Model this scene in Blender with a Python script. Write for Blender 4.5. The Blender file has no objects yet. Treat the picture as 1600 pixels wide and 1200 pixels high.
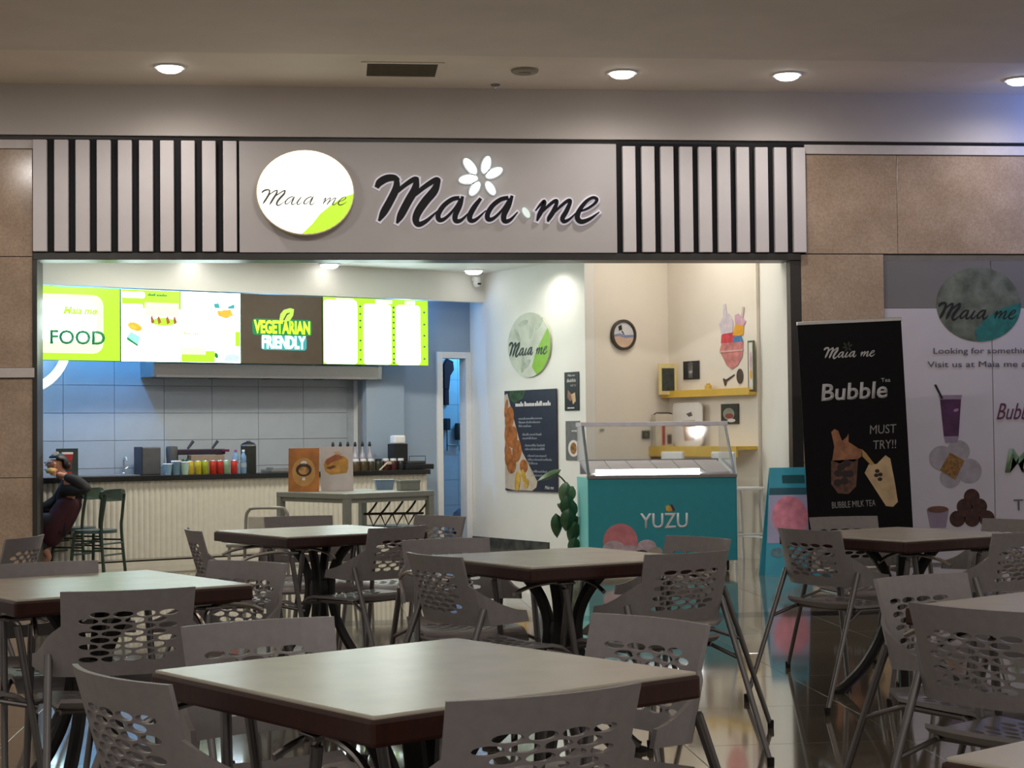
import bpy, bmesh, math, random
from mathutils import Vector, Matrix, Euler
random.seed(7)
PI = math.pi
SC = bpy.context.scene
COL = SC.collection

# ---------------------------------------------------------------- camera
CAM_H = 1.23
cam_d = bpy.data.cameras.new('camera')
cam_d.sensor_fit = 'HORIZONTAL'
cam_d.sensor_width = 36.0
cam_d.lens = 36.0 * 2630.0 / 1600.0
cam_d.clip_end = 100
cam = bpy.data.objects.new('camera', cam_d)
COL.objects.link(cam)
YAW, PITCH, ROLL = math.radians(5.9), math.atan(80 / 2630), 0.010
fwd = Vector((math.sin(YAW) * math.cos(PITCH), math.cos(YAW) * math.cos(PITCH), math.sin(PITCH)))
rgt = Vector((math.cos(YAW), -math.sin(YAW), 0))
upv = rgt.cross(fwd)
r2 = rgt * math.cos(ROLL) - upv * math.sin(ROLL)
u2 = upv * math.cos(ROLL) + rgt * math.sin(ROLL)
mw = Matrix((r2, u2, -fwd)).transposed().to_4x4()
mw.translation = Vector((0, 0, CAM_H))
cam.matrix_world = mw
SC.camera = cam

# ---------------------------------------------------------------- world, exposure
SC.view_settings.view_transform = 'Standard'
SC.view_settings.look = 'None'
SC.view_settings.exposure = 0.3
SC.view_settings.gamma = 1.0
SC.view_settings.use_curve_mapping = False
wd = bpy.data.worlds.new('world')
SC.world = wd
wd.use_nodes = True
wd.node_tree.nodes['Background'].inputs[0].default_value = (1.0, 0.90, 0.80, 1)
wd.node_tree.nodes['Background'].inputs[1].default_value = 0.28

# room axes: the shop is turned against its front
AR = math.radians(27.4)
AV = Vector((math.cos(AR), math.sin(AR), 0))
BV = Vector((math.sin(AR), -math.cos(AR), 0))
P0 = Vector((1.612, 18.516, 0))
RM = AR                    # objects that face the counter side
RP = AR - PI / 2           # objects on the poster wall


def R(s, t, z=0.0):
    v = P0 + AV * s + BV * t
    return Vector((v.x, v.y, z))


def lamp(name, kind, loc, power, color=(1, 1, 1), size=0.1, aim=None, spot=None, blend=0.5, sy=None):
    d = bpy.data.lights.new(name, kind)
    d.energy = power
    d.color = color
    if kind == 'AREA':
        d.size = size
        if sy:
            d.shape = 'RECTANGLE'
            d.size_y = sy
    else:
        d.shadow_soft_size = size
    if kind == 'SPOT':
        d.spot_size = spot
        d.spot_blend = blend
    o = bpy.data.objects.new(name, d)
    o.location = loc
    if aim is not None:
        o.rotation_euler = (Vector(aim) - Vector(loc)).to_track_quat('-Z', 'Y').to_euler()
    COL.objects.link(o)
    return o


WARM = (1.0, 0.86, 0.66)
NEUT = (1.0, 0.93, 0.88)
COOL = (0.45, 0.72, 1.0)
# lamps of the hall soffit (their housings are built further down)
SOFFIT = [(-1.388, 14.255), (2.456, 14.255), (3.911, 14.255), (6.045, 14.345)]
for (x, y) in SOFFIT:
    lamp('soffit_lamp', 'SPOT', (x, y, 4.29), 46, NEUT, 0.07, (x, y, 0), math.radians(168), 1.0)
lamp('soffit_lamp', 'SPOT', (-4.3, 14.255, 4.29), 50, NEUT, 0.07, (-4.3, 14.255, 0), math.radians(168), 1.0)
for x, w in ((-3.0, 32), (0.6, 37), (4.2, 20)):       # unseen fill lights added in a made-up ceiling slot, facing the shop front
    lamp('hall_fill', 'AREA', (x, 10.2, 4.325), w, NEUT, 1.2, (x, 14.0, 2.4), sy=0.10)
lamp('hall_fill', 'AREA', (0.8, -1.5, 4.2), 13, NEUT, 1.2, (0.6, 5.0, 0.6))  # unseen fill light added behind the camera for the near chairs
# downlights of the shop ceiling, with added fill lights
SHOP = [(-3.45, 0.16), (-1.989, 0.16), (-0.32, 0.30)]
for (s, t) in SHOP:
    lamp('shop_spot', 'SPOT', R(s, t, 3.0), 7, WARM, 0.06, R(s, t, 0), math.radians(150), 0.8)
lamp('shop_spot', 'SPOT', R(-0.28, 1.50, 3.0), 22, (1.0, 0.95, 0.84), 0.06, R(-0.28, 1.50, 0), math.radians(150), 0.8)  # unseen spot added to light the poster wall
for (s, t, w) in [(-4.3, 1.1, 20), (-3.1, 1.2, 20), (-1.9, 1.3, 17)]:
    lamp('shop_fill', 'AREA', R(s, t, 3.0), w, (1.0, 0.95, 0.84), 0.25, R(s, t, 0))  # unseen area lights added to brighten the counter and walls
lamp('alcove_light', 'AREA', R(0.40, 2.9, 3.5), 13, (1.0, 0.92, 0.82), 0.6, R(0.45, 2.8, 0))
lamp('alcove_light', 'SPOT', (3.2, 15.42, 3.3), 12, (1.0, 0.95, 0.84), 0.1, (3.9, 15.6, 0), math.radians(150), 0.8)  # unseen spot added to brighten the partition and freezer
lamp('kitchen_blue_light', 'POINT', R(-4.27, -0.14, 2.90), 95, (0.10, 0.42, 1.0), 0.03)
lamp('kitchen_blue_light', 'POINT', R(-5.7, 0.10, 1.75), 12, (0.12, 0.44, 1.0), 0.05)  # fill light added out of view behind the pillar
lamp('kitchen_blue_light', 'POINT', R(-0.95, -0.10, 2.6), 7, (0.18, 0.46, 1.0), 0.05)
lamp('kitchen_blue_light', 'POINT', R(-2.6, -0.08, 2.5), 3, (0.25, 0.52, 1.0), 0.05)
lamp('store_lamp', 'POINT', R(0.9, -0.9, 2.3), 30, (0.10, 0.50, 1.0), 0.15)
lamp('neighbour_sign_glow', 'POINT', (7.2, 14.4, 4.0), 36, (0.10, 0.26, 1.0), 0.3)


# ---------------------------------------------------------------- materials
def srgb(r, g, b):
    def f(c):
        c /= 255.0
        return c / 12.92 if c <= 0.04045 else ((c + 0.055) / 1.055) ** 2.4
    return (f(r), f(g), f(b))


_M = {}


def mat(name, col, rough=0.5, metal=0.0, spec=0.5, var=0.08, scale=14.0, bump=0.0, trans=0.0, emit=None, power=1.0, stretch=None, coat=0.0):
    """a principled surface whose colour wanders a little with a noise texture"""
    if name in _M:
        return _M[name]
    m = bpy.data.materials.new(name)
    m.use_nodes = True
    nt = m.node_tree
    p = nt.nodes['Principled BSDF']
    p.inputs['Roughness'].default_value = rough
    p.inputs['Metallic'].default_value = metal
    p.inputs['Specular IOR Level'].default_value = spec
    if coat:
        p.inputs['Coat Weight'].default_value = coat
        p.inputs['Coat Roughness'].default_value = 0.06
    if trans:
        p.inputs['Transmission Weight'].default_value = trans
    tc = nt.nodes.new('ShaderNodeTexCoord')
    mp = nt.nodes.new('ShaderNodeMapping')
    nt.links.new(tc.outputs['Object'], mp.inputs[0])
    if stretch:
        mp.inputs['Scale'].default_value = stretch
    nz = nt.nodes.new('ShaderNodeTexNoise')
    nz.inputs['Scale'].default_value = scale
    nz.inputs['Detail'].default_value = 5
    nt.links.new(mp.outputs[0], nz.inputs['Vector'])
    rp = nt.nodes.new('ShaderNodeValToRGB')
    rp.color_ramp.elements[0].position = 0.3
    rp.color_ramp.elements[1].position = 0.7
    rp.color_ramp.elements[0].color = tuple(max(0, c * (1 - var)) for c in col) + (1,)
    rp.color_ramp.elements[1].color = tuple(min(1, c * (1 + var)) for c in col) + (1,)
    nt.links.new(nz.outputs['Fac'], rp.inputs[0])
    nt.links.new(rp.outputs[0], p.inputs['Base Color'])
    if bump:
        b = nt.nodes.new('ShaderNodeBump')
        b.inputs['Strength'].default_value = bump
        b.inputs['Distance'].default_value = 0.01
        nt.links.new(nz.outputs['Fac'], b.inputs['Height'])
        nt.links.new(b.outputs[0], p.inputs['Normal'])
    if emit is not None:
        p.inputs['Emission Color'].default_value = tuple(emit) + (1,)
        p.inputs['Emission Strength'].default_value = power
    _M[name] = m
    return m


def glow(name, col, power):
    return mat(name, tuple(min(1, c) * 0.08 for c in col), 0.4, var=0.02, emit=col, power=power)


def granite(name, a, b, c, rough=0.25, coat=0.0):
    m = bpy.data.materials.new(name)
    m.use_nodes = True
    nt = m.node_tree
    p = nt.nodes['Principled BSDF']
    p.inputs['Roughness'].default_value = rough
    p.inputs['Coat Weight'].default_value = coat
    p.inputs['Coat Roughness'].default_value = 0.05
    if coat:
        p.inputs['Specular IOR Level'].default_value = 0.8
    tc = nt.nodes.new('ShaderNodeTexCoord')
    n1 = nt.nodes.new('ShaderNodeTexNoise')
    n1.inputs['Scale'].default_value = 60
    n1.inputs['Detail'].default_value = 8
    n2 = nt.nodes.new('ShaderNodeTexNoise')
    n2.inputs['Scale'].default_value = 2.6
    n2.inputs['Detail'].default_value = 4
    nt.links.new(tc.outputs['Object'], n1.inputs['Vector'])
    nt.links.new(tc.outputs['Object'], n2.inputs['Vector'])
    r1 = nt.nodes.new('ShaderNodeValToRGB')
    e = r1.color_ramp.elements
    e[0].position, e[0].color = 0.35, a + (1,)
    e[1].position, e[1].color = 0.68, c + (1,)
    k = e.new(0.5)
    k.color = b + (1,)
    mx = nt.nodes.new('ShaderNodeMixRGB')
    mx.blend_type = 'MULTIPLY'
    mx.inputs['Fac'].default_value = 0.55
    r2_ = nt.nodes.new('ShaderNodeValToRGB')
    r2_.color_ramp.elements[0].color = (0.62, 0.58, 0.54, 1)
    r2_.color_ramp.elements[0].position = 0.35
    r2_.color_ramp.elements[1].position = 0.65
    nt.links.new(n1.outputs['Fac'], r1.inputs[0])
    nt.links.new(n2.outputs['Fac'], r2_.inputs[0])
    nt.links.new(r1.outputs[0], mx.inputs[1])
    nt.links.new(r2_.outputs[0], mx.inputs[2])
    nt.links.new(mx.outputs[0], p.inputs['Base Color'])
    return m


PAINT = mat('white_paint', (0.78, 0.77, 0.73), 0.6, var=0.02, scale=3)
WARMPAINT = mat('cream_paint', (0.78, 0.72, 0.63), 0.6, var=0.02, scale=3)
PASSAGE_BLUELIT = mat('passage_bluelit', (0.31, 0.39, 0.49), 0.6, var=0.02, scale=3)  # blue of the kitchen light put into the wall colour
HALLPAINT = mat('hall_paint', (0.60, 0.555, 0.52), 0.7, var=0.03, scale=2)
SOFFITPAINT = mat('soffit_paint', (0.86, 0.76, 0.64), 0.7, var=0.04, scale=2)
NEARCEIL = mat('near_ceiling_paint', (0.78, 0.70, 0.61), 0.75, var=0.04, scale=2)
SIGNGREY = mat('sign_grey_panel', (0.50, 0.475, 0.47), 0.45, var=0.02, scale=4)
SLATWHITE = mat('slat_white', (0.68, 0.64, 0.645), 0.45, var=0.03, scale=5)
BLACK = mat('matt_black', (0.006, 0.006, 0.008), 0.5, spec=0.2, var=0.1)
DARKFRAME = mat('dark_frame', (0.03, 0.027, 0.024), 0.4, var=0.1)
GRAN = granite('brown_granite', (0.42, 0.305, 0.21), (0.47, 0.35, 0.255), (0.52, 0.40, 0.30), 0.14)
CREAM = mat('cream_stone', (0.62, 0.57, 0.54), 0.4, var=0.05)
FLOORT = granite('floor_stone', (0.23, 0.192, 0.14), (0.265, 0.225, 0.168), (0.30, 0.258, 0.20), 0.085, 0.7)
FLOORD = granite('floor_dark_stone', (0.02, 0.018, 0.016), (0.03, 0.028, 0.026), (0.045, 0.042, 0.04), 0.12, 0.3)
GROUT = mat('floor_grout', (0.09, 0.08, 0.065), 0.6)
TILEW = mat('wall_tile_white', (0.36, 0.40, 0.44), 0.25, var=0.03, scale=6)
TGROUT = mat('tile_grout', (0.30, 0.335, 0.37), 0.7)
STEEL = mat('brushed_steel', (0.50, 0.51, 0.52), 0.32, 1.0, var=0.08, scale=30, stretch=(1, 1, 14))
CHROME = mat('chrome', (0.62, 0.61, 0.60), 0.22, 1.0, var=0.05)
TUBE = mat('grey_tube_metal', (0.23, 0.22, 0.22), 0.34, 0.85, var=0.08)
CHAIRG = mat('grey_moulded_seat', (0.37, 0.345, 0.352), 0.4, 0.1, var=0.06, scale=40)
RUBBER = mat('black_rubber', (0.01, 0.01, 0.01), 0.7)
LAM = mat('cream_laminate', (0.72, 0.68, 0.57), 0.27, var=0.05, scale=8, spec=0.6)
MAHOG = mat('dark_mahogany_edge', (0.046, 0.011, 0.006), 0.32, var=0.25, scale=12, stretch=(6, 6, 1))
IRON = mat('table_iron', (0.05, 0.048, 0.048), 0.4, 0.5, var=0.1)
FLUTE = mat('cream_fluted_panel', (0.62, 0.59, 0.50), 0.5, var=0.04)
COUNTER = mat('black_worktop', (0.012, 0.012, 0.012), 0.18, var=0.3, scale=60)
TEAL = mat('teal_panel', srgb(40, 140, 152), 0.35, var=0.04)
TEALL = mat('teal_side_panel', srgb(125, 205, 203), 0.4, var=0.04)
WHITEP = mat('white_plastic', (0.80, 0.80, 0.80), 0.35, var=0.02)
OFFW = mat('off_white_print', (0.70, 0.68, 0.66), 0.5, var=0.03)
GREENM = mat('dark_green_paint', (0.022, 0.045, 0.028), 0.38, var=0.15)
SAGE = mat('sage_metal', (0.26, 0.27, 0.225), 0.45, 0.2, var=0.05)
YELW = mat('yellow_board', (0.66, 0.43, 0.06), 0.45, var=0.06)
INK = mat('black_ink', (0.01, 0.011, 0.013), 0.45, var=0.1)
NAVY = mat('navy_print', (0.02, 0.025, 0.045), 0.45, var=0.15)
LEAFG = mat('green_print', srgb(128, 178, 30), 0.45, var=0.08)
GREYP = mat('grey_print', (0.36, 0.37, 0.38), 0.5, var=0.1)
SILVERT = mat('pale_lettering', (0.62, 0.62, 0.62), 0.4, var=0.05)


# ---------------------------------------------------------------- mesh helpers
class MB:
    def __init__(self):
        self.v, self.f = [], []

    def add(self, vs, fs):
        k = len(self.v)
        self.v += [tuple(v) for v in vs]
        self.f += [tuple(i + k for i in f) for f in fs]
        return self

    def box(self, x0, x1, y0, y1, z0, z1, m=None):
        vs = [Vector(p) for p in ((x0, y0, z0), (x1, y0, z0), (x1, y1, z0), (x0, y1, z0), (x0, y0, z1), (x1, y0, z1), (x1, y1, z1), (x0, y1, z1))]
        if m is not None:
            vs = [m @ v for v in vs]
        return self.add(vs, [(0, 3, 2, 1), (4, 5, 6, 7), (0, 1, 5, 4), (1, 2, 6, 5), (2, 3, 7, 6), (3, 0, 4, 7)])

    def bbox(self, x0, x1, y0, y1, z0, z1, c=0.006):
        """box with chamfered edges"""
        bm = bmesh.new()
        bmesh.ops.create_cube(bm, size=1)
        for v in bm.verts:
            v.co = Vector((x0 + (v.co.x + .5) * (x1 - x0), y0 + (v.co.y + .5) * (y1 - y0), z0 + (v.co.z + .5) * (z1 - z0)))
        bmesh.ops.bevel(bm, geom=bm.edges[:], offset=c, segments=2, profile=0.6, affect='EDGES')
        bm.verts.index_update()
        self.add([v.co.copy() for v in bm.verts], [[v.index for v in f.verts] for f in bm.faces])
        bm.free()
        return self

    def tube(self, pts, r, n=8, caps=True):
        pts = [Vector(p) for p in pts]
        rs = r if isinstance(r, (list, tuple)) else [r] * len(pts)
        prev = None
        vs, fs = [], []
        for i, p in enumerate(pts):
            d = (pts[min(i + 1, len(pts) - 1)] - pts[max(i - 1, 0)]).normalized()
            if prev is None:
                ref = Vector((0, 0, 1)) if abs(d.z) < 0.9 else Vector((1, 0, 0))
                u = d.cross(ref).normalized()
            else:
                u = (prev - d * prev.dot(d)).normalized()
            prev = u
            w = d.cross(u)
            for k in range(n):
                a_ = 2 * PI * k / n
                vs.append(p + (u * math.cos(a_) + w * math.sin(a_)) * rs[i])
        for i in range(len(pts) - 1):
            for k in range(n):
                k2 = (k + 1) % n
                fs.append((i * n + k, i * n + k2, (i + 1) * n + k2, (i + 1) * n + k))
        if caps:
            fs.append(tuple(range(n - 1, -1, -1)))
            fs.append(tuple((len(pts) - 1) * n + k for k in range(n)))
        return self.add(vs, fs)

    def lathe(self, prof, c=(0, 0, 0), n=16):
        """prof: (radius, height) from bottom to top"""
        vs, fs = [], []
        for (r, z) in prof:
            for k in range(n):
                a_ = 2 * PI * k / n
                vs.append((c[0] + r * math.cos(a_), c[1] + r * math.sin(a_), c[2] + z))
        for i in range(len(prof) - 1):
            for k in range(n):
                k2 = (k + 1) % n
                fs.append((i * n + k, i * n + k2, (i + 1) * n + k2, (i + 1) * n + k))
        fs.append(tuple(range(n - 1, -1, -1)))
        fs.append(tuple((len(prof) - 1) * n + k for k in range(n)))
        return self.add(vs, fs)

    def prism(self, pts, y0, y1):
        """outline in x,z pushed from y0 to y1"""
        n = len(pts)
        vs = [(x, y0, z) for x, z in pts] + [(x, y1, z) for x, z in pts]
        fs = [tuple(range(n)), tuple(range(2 * n - 1, n - 1, -1))] + [(i, i + n, (i + 1) % n + n, (i + 1) % n) for i in range(n)]
        return self.add(vs, fs)

    def flat(self, pts, z0, z1):
        """outline in x,y pushed from z0 to z1"""
        n = len(pts)
        vs = [(x, y, z0) for x, y in pts] + [(x, y, z1) for x, y in pts]
        fs = [tuple(range(n - 1, -1, -1)), tuple(range(n, 2 * n))] + [(i, (i + 1) % n, (i + 1) % n + n, i + n) for i in range(n)]
        return self.add(vs, fs)

    def mesh(self, name, m, smooth=False):
        me = bpy.data.meshes.new(name)
        me.from_pydata(self.v, [], self.f)
        me.materials.append(m)
        bm = bmesh.new()
        bm.from_mesh(me)
        bmesh.ops.recalc_face_normals(bm, faces=bm.faces[:])
        bm.to_mesh(me)
        bm.free()
        if smooth:
            me.polygons.foreach_set('use_smooth', [True] * len(me.polygons))
            try:
                me.set_sharp_from_angle(angle=math.radians(40))
            except Exception:
                pass
        me.update()
        return me

    def build(self, name, m, parent=None, loc=None, rz=0.0, smooth=False):
        return link(name, self.mesh(name, m, smooth), parent, loc, rz)


def link(name, me, parent=None, loc=None, rz=0.0):
    o = bpy.data.objects.new(name, me)
    COL.objects.link(o)
    if parent is not None:
        o.parent = parent
    if loc is not None:
        o.location = loc
    if rz:
        o.rotation_euler = (0, 0, rz)
    return o


def tag(o, label, cat, group=None, kind=None):
    o['label'] = label
    o['category'] = cat
    if group:
        o['group'] = group
    if kind:
        o['kind'] = kind
    return o


def struct(o):
    o['kind'] = 'structure'
    return o


def stuff(o):
    o['kind'] = 'stuff'
    return o


def thing(name, label, cat, loc=(0, 0, 0), rz=0.0, group=None):
    o = bpy.data.objects.new(name, None)
    o.empty_display_size = 0.1
    COL.objects.link(o)
    o.location = loc
    o.rotation_euler = (0, 0, rz)
    return tag(o, label, cat, group)


def dup(root, label, loc, rz, group=None):
    def cp(o, par):
        c = o.copy()
        COL.objects.link(c)
        if par is not None:
            c.parent = par
        for ch in o.children:
            cp(ch, c)
        return c
    r = cp(root, None)
    r.location = loc
    r.rotation_euler = (0, 0, rz)
    r['label'] = label
    if group:
        r['group'] = group
    return r


def ell(cx, cz, rx, rz_, rot=0.0, n=20):
    c, s = math.cos(rot), math.sin(rot)
    return [(cx + rx * math.cos(t) * c - rz_ * math.sin(t) * s, cz + rx * math.cos(t) * s + rz_ * math.sin(t) * c) for t in [2 * PI * k / n for k in range(n)]]


def rect(x0, x1, z0, z1, r=0.0):
    if r <= 0:
        return [(x0, z0), (x1, z0), (x1, z1), (x0, z1)]
    o = []
    for cx, cz, a0 in ((x1 - r, z0 + r, -90), (x1 - r, z1 - r, 0), (x0 + r, z1 - r, 90), (x0 + r, z0 + r, 180)):
        for k in range(5):
            t = math.radians(a0 + k * 22.5)
            o.append((cx + r * math.cos(t), cz + r * math.sin(t)))
    return o


def smooth_path(pts, n=6):
    P = [Vector(p) for p in pts]
    out = []
    for i in range(len(P) - 1):
        p0, p1, p2, p3 = P[max(i - 1, 0)], P[i], P[i + 1], P[min(i + 2, len(P) - 1)]
        for k in range(n):
            t = k / n
            out.append(0.5 * ((2 * p1) + (p2 - p0) * t + (2 * p0 - 5 * p1 + 4 * p2 - p3) * t * t + (3 * p1 - p0 - 3 * p2 + p3) * t ** 3))
    out.append(P[-1])
    return out


def text(s, m, parent, x0, z0, w, h, y=-0.004, depth=0.003, bold=0.0, name='lettering', shear=0.0, fit=True):
    """block lettering fitted into a box w x h whose lower left corner is x0, z0"""
    cu = bpy.data.curves.new(name, 'FONT')
    cu.body = s
    cu.offset = bold
    cu.shear = shear
    cu.resolution_u = 3
    tmp = bpy.data.objects.new(name, cu)
    COL.objects.link(tmp)
    bpy.context.view_layer.update()
    dg = bpy.context.evaluated_depsgraph_get()
    me = bpy.data.meshes.new_from_object(tmp.evaluated_get(dg))
    bpy.data.objects.remove(tmp)
    xs = [v.co.x for v in me.vertices]
    ys = [v.co.y for v in me.vertices]
    ax, bx, ay, by = min(xs), max(xs), min(ys), max(ys)
    kx = w / (bx - ax)
    kz = h / (by - ay)
    bm = bmesh.new()
    bm.from_mesh(me)
    for v in bm.verts:
        v.co = Vector((x0 + (v.co.x - ax) * kx, y, z0 + (v.co.y - ay) * kz))
    if depth:
        ret = bmesh.ops.extrude_face_region(bm, geom=bm.faces[:])
        for e in ret['geom']:
            if isinstance(e, bmesh.types.BMVert):
                e.co.y -= depth
        bmesh.ops.recalc_face_normals(bm, faces=bm.faces[:])
    bm.to_mesh(me)
    bm.free()
    me.materials.clear()
    me.materials.append(m)
    o = link(name, me, parent)
    return o


# the shop's brush lettering: one list of strokes per letter, (x, y, width) in sign units (1600 wide board crop, y down)
SCRIPT = {
    'm_capital': [[(100, 240, 26), (118, 212, 40), (160, 188, 40), (205, 184, 34), (225, 200, 30)],
                  [(222, 190, 26), (218, 250, 40), (180, 330, 42), (140, 400, 40), (112, 450, 14)],
                  [(170, 330, 10), (220, 275, 20), (280, 225, 24), (330, 194, 28), (350, 196, 26)],
                  [(346, 196, 26), (335, 255, 42), (290, 335, 44), (245, 420, 40), (222, 466, 12)],
                  [(275, 345, 10), (340, 285, 22), (410, 230, 26), (465, 198, 30), (482, 204, 26)],
                  [(480, 204, 26), (455, 265, 44), (400, 330, 46), (355, 395, 44), (338, 445, 38), (355, 476, 30), (400, 458, 22), (450, 415, 12), (480, 388, 6)]],
    'letter_a': [[(606, 312, 22), (565, 320, 24), (512, 360, 26), (478, 415, 28), (485, 448, 26), (520, 440, 18), (575, 385, 14), (618, 322, 16)],
                 [(630, 305, 16), (612, 360, 28), (584, 420, 30), (588, 455, 26), (622, 450, 18), (668, 405, 6)]],
    'letter_i': [[(742, 318, 18), (706, 365, 28), (676, 418, 30), (678, 452, 26), (712, 448, 18), (775, 392, 6)]],
    'letter_a_last': [[(912, 312, 22), (868, 322, 24), (818, 360, 26), (786, 412, 28), (790, 446, 26), (826, 438, 18), (880, 385, 14), (924, 322, 16)],
                      [(940, 302, 16), (918, 360, 28), (888, 420, 30), (892, 458, 26), (928, 450, 18), (974, 402, 6)]],
    'letter_m': [[(1088, 392, 8), (1118, 355, 16), (1142, 334, 20), (1138, 362, 24), (1112, 415, 26), (1096, 456, 10)],
                 [(1108, 425, 8), (1160, 370, 16), (1206, 334, 20), (1222, 338, 18), (1200, 395, 26), (1172, 440, 24), (1164, 462, 8)],
                 [(1186, 425, 8), (1240, 370, 16), (1290, 332, 20), (1306, 338, 20), (1282, 395, 26), (1256, 440, 26), (1266, 462, 22), (1300, 448, 14), (1345, 405, 6)]],
    'letter_e': [[(1372, 398, 10), (1420, 378, 14), (1464, 346, 16), (1474, 322, 18), (1448, 312, 16), (1405, 338, 20), (1362, 395, 26), (1350, 440, 28), (1376, 464, 26), (1430, 446, 18), (1488, 404, 6)]],
}
PETALS = [(680, 112, 58, 26, -52), (780, 102, 54, 26, 74), (830, 153, 56, 26, 26), (668, 193, 58, 26, 6), (708, 252, 48, 24, 56), (806, 250, 46, 22, -58)]
PETAL_DOT = (1028, 405, 40, 20, -58)


def ribbon(mb, stroke, f, y0, y1, k=1.0, extra=0.0):
    """one brush stroke as a solid ribbon; f maps sign units to local x,z"""
    pts = smooth_path([(x, y, w) for x, y, w in stroke], 5)
    L, Rr = [], []
    for i, p in enumerate(pts):
        d = (pts[min(i + 1, len(pts) - 1)] - pts[max(i - 1, 0)])
        d = Vector((d.x, d.y)).normalized()
        nrm = Vector((-d.y, d.x)) * (p.z * 0.56 * k + extra)
        off = Vector((0, 0))
        if i == 0:
            off = -d * (extra + p.z * 0.2)
        if i == len(pts) - 1:
            off = d * (extra + p.z * 0.2)
        L.append(f(p.x + nrm.x + off.x, p.y + nrm.y + off.y))
        Rr.append(f(p.x - nrm.x + off.x, p.y - nrm.y + off.y))
    n = len(pts)
    vs = [(x, y0, z) for x, z in L] + [(x, y0, z) for x, z in Rr] + [(x, y1, z) for x, z in L] + [(x, y1, z) for x, z in Rr]
    fs = []
    for i in range(n - 1):
        fs += [(i, i + 1, n + i + 1, n + i), (2 * n + i, 3 * n + i, 3 * n + i + 1, 2 * n + i + 1),
               (i, 2 * n + i, 2 * n + i + 1, i + 1), (n + i, n + i + 1, 3 * n + i + 1, 3 * n + i)]
    fs += [(0, n, 3 * n, 2 * n), (n - 1, 3 * n - 1, 4 * n - 1, 2 * n - 1)]
    mb.add(vs, fs)


def brand(parent, x0, z0, w, y, depth, m, petal_m=None, k=1.0, petals=True):
    """the shop's brush wordmark, w wide, its baseline-left corner at x0, z0"""
    u = w / 1390.0
    f = lambda x, y_: (x0 + (x - 100) * u, z0 + (466 - y_) * u)
    for strokes in SCRIPT.values():
        mb = MB()
        for i, st in enumerate(strokes):
            ribbon(mb, st, f, y - depth - 0.0002 * i, y, k)
        mb.build('letter', m, parent)
    if petals and petal_m is not None:
        for (cx, cy, rx, ry, an) in PETALS + [PETAL_DOT]:
            x, z = f(cx, cy)
            MB().prism(ell(x, z, rx * u, ry * u, math.radians(an)), y - depth, y).build('petal', petal_m, parent)
    return f


def words(parent, m, x0, z0, w, h, y, n=3):
    """a line of print too small to read, as short uneven bars, one per word"""
    cuts = [0.0] + [(k + random.uniform(-.25, .25)) / n for k in range(1, n)] + [1.0]
    mb = MB()
    for k in range(n):
        a_, b_ = x0 + w * cuts[k] + h * .15, x0 + w * cuts[k + 1] - h * .15
        x = a_
        while x < b_ - h * .2:
            ww = random.uniform(.35, .6) * h
            hh = h * random.choice((.62, .62, .66, 1.0))
            mb.box(x, min(x + ww, b_), y - .001, y, z0, z0 + hh)
            x += ww + h * .14
    return mb.build('print_line', m, parent)


# ================================================================ the setting
YF = 15.0
fl = struct(MB().box(-9, 12, -2, 26, -0.12, -0.004).build('floor', GROUT))
TS = 0.9
tile_me = MB().bbox(-TS / 2 + .0012, TS / 2 - .0012, -TS / 2 + .0012, TS / 2 - .0012, -0.02, 0, 0.001).mesh('tile', FLOORT)
band_me = MB().bbox(-TS / 2 + .0012, TS / 2 - .0012, -.1488, .1488, -0.02, 0, 0.001).mesh('tile', FLOORD)
rows = [11.05 - 0.45 - 0.9 * k for k in range(10)] + [11.35 + 0.45 + 0.9 * k for k in range(8)]
for yy in rows:
    for i in range(-4, 9):
        link('tile', tile_me, fl, (i * TS, yy, 0), random.choice([0, PI / 2, PI, -PI / 2]))
for i in range(-4, 9):
    link('tile', band_me, fl, (i * TS, 11.2, 0), random.choice([0, PI]))

# hall ceiling: lower slab near the viewer, then the raised strip with the lamps
struct(MB().box(-9, 12, 10.7, 13.4, 4.28, 4.6).box(-9, 12, 4.0, 9.9, 4.28, 4.6).box(-9, 12, 9.9, 10.7, 4.5, 4.6).build('ceiling', NEARCEIL))  # slot added out of view, its lip keeps the fill off the upper wall
sf = struct(MB().box(-9, 12, 13.4, 15.3, 4.35, 4.6).build('ceiling', SOFFITPAINT))
struct(MB().box(-9, 12, 15.0, 15.3, 3.90, 4.35).build('wall_upper', HALLPAINT))
struct(MB().box(-9, 12, 15.05, 15.3, 3.86, 3.90).build('trim_1', DARKFRAME))

# pillars of granite slabs
pl = struct(MB().box(-6, -2.66, 15.03, 15.6, 0, 3.87).build('wall_left', DARKFRAME))
for z0, z1 in ((0.0, 0.9), (0.905, 1.765), (1.86, 2.826), (2.832, 3.77)):
    for x0, x1 in ((-3.95, -2.645), (-5.3, -3.955)):
        MB().bbox(x0, x1, 14.99, 15.03, z0, z1, .003).build('granite_slab', GRAN, pl)
MB().bbox(-5.3, -2.64, 14.985, 15.03, 3.775, 3.852, .003).build('stone_band', CREAM, pl)
MB().bbox(-5.3, -2.625, 14.955, 15.03, 1.772, 1.856, .004).build('stone_ledge', CREAM, pl)
pr = struct(MB().box(4.21, 4.99, 15.03, 15.6, 0, 2.86).build('wall_right', DARKFRAME))
for z0, z1 in ((0.0, 0.95), (0.955, 1.9), (1.905, 2.855)):
    MB().bbox(4.215, 4.99, 14.99, 15.03, z0, z1, .003).build('granite_slab', GRAN, pr)
lint = struct(MB().box(4.26, 9, 15.03, 15.6, 2.86, 3.87).build('wall_lintel', DARKFRAME))
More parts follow.
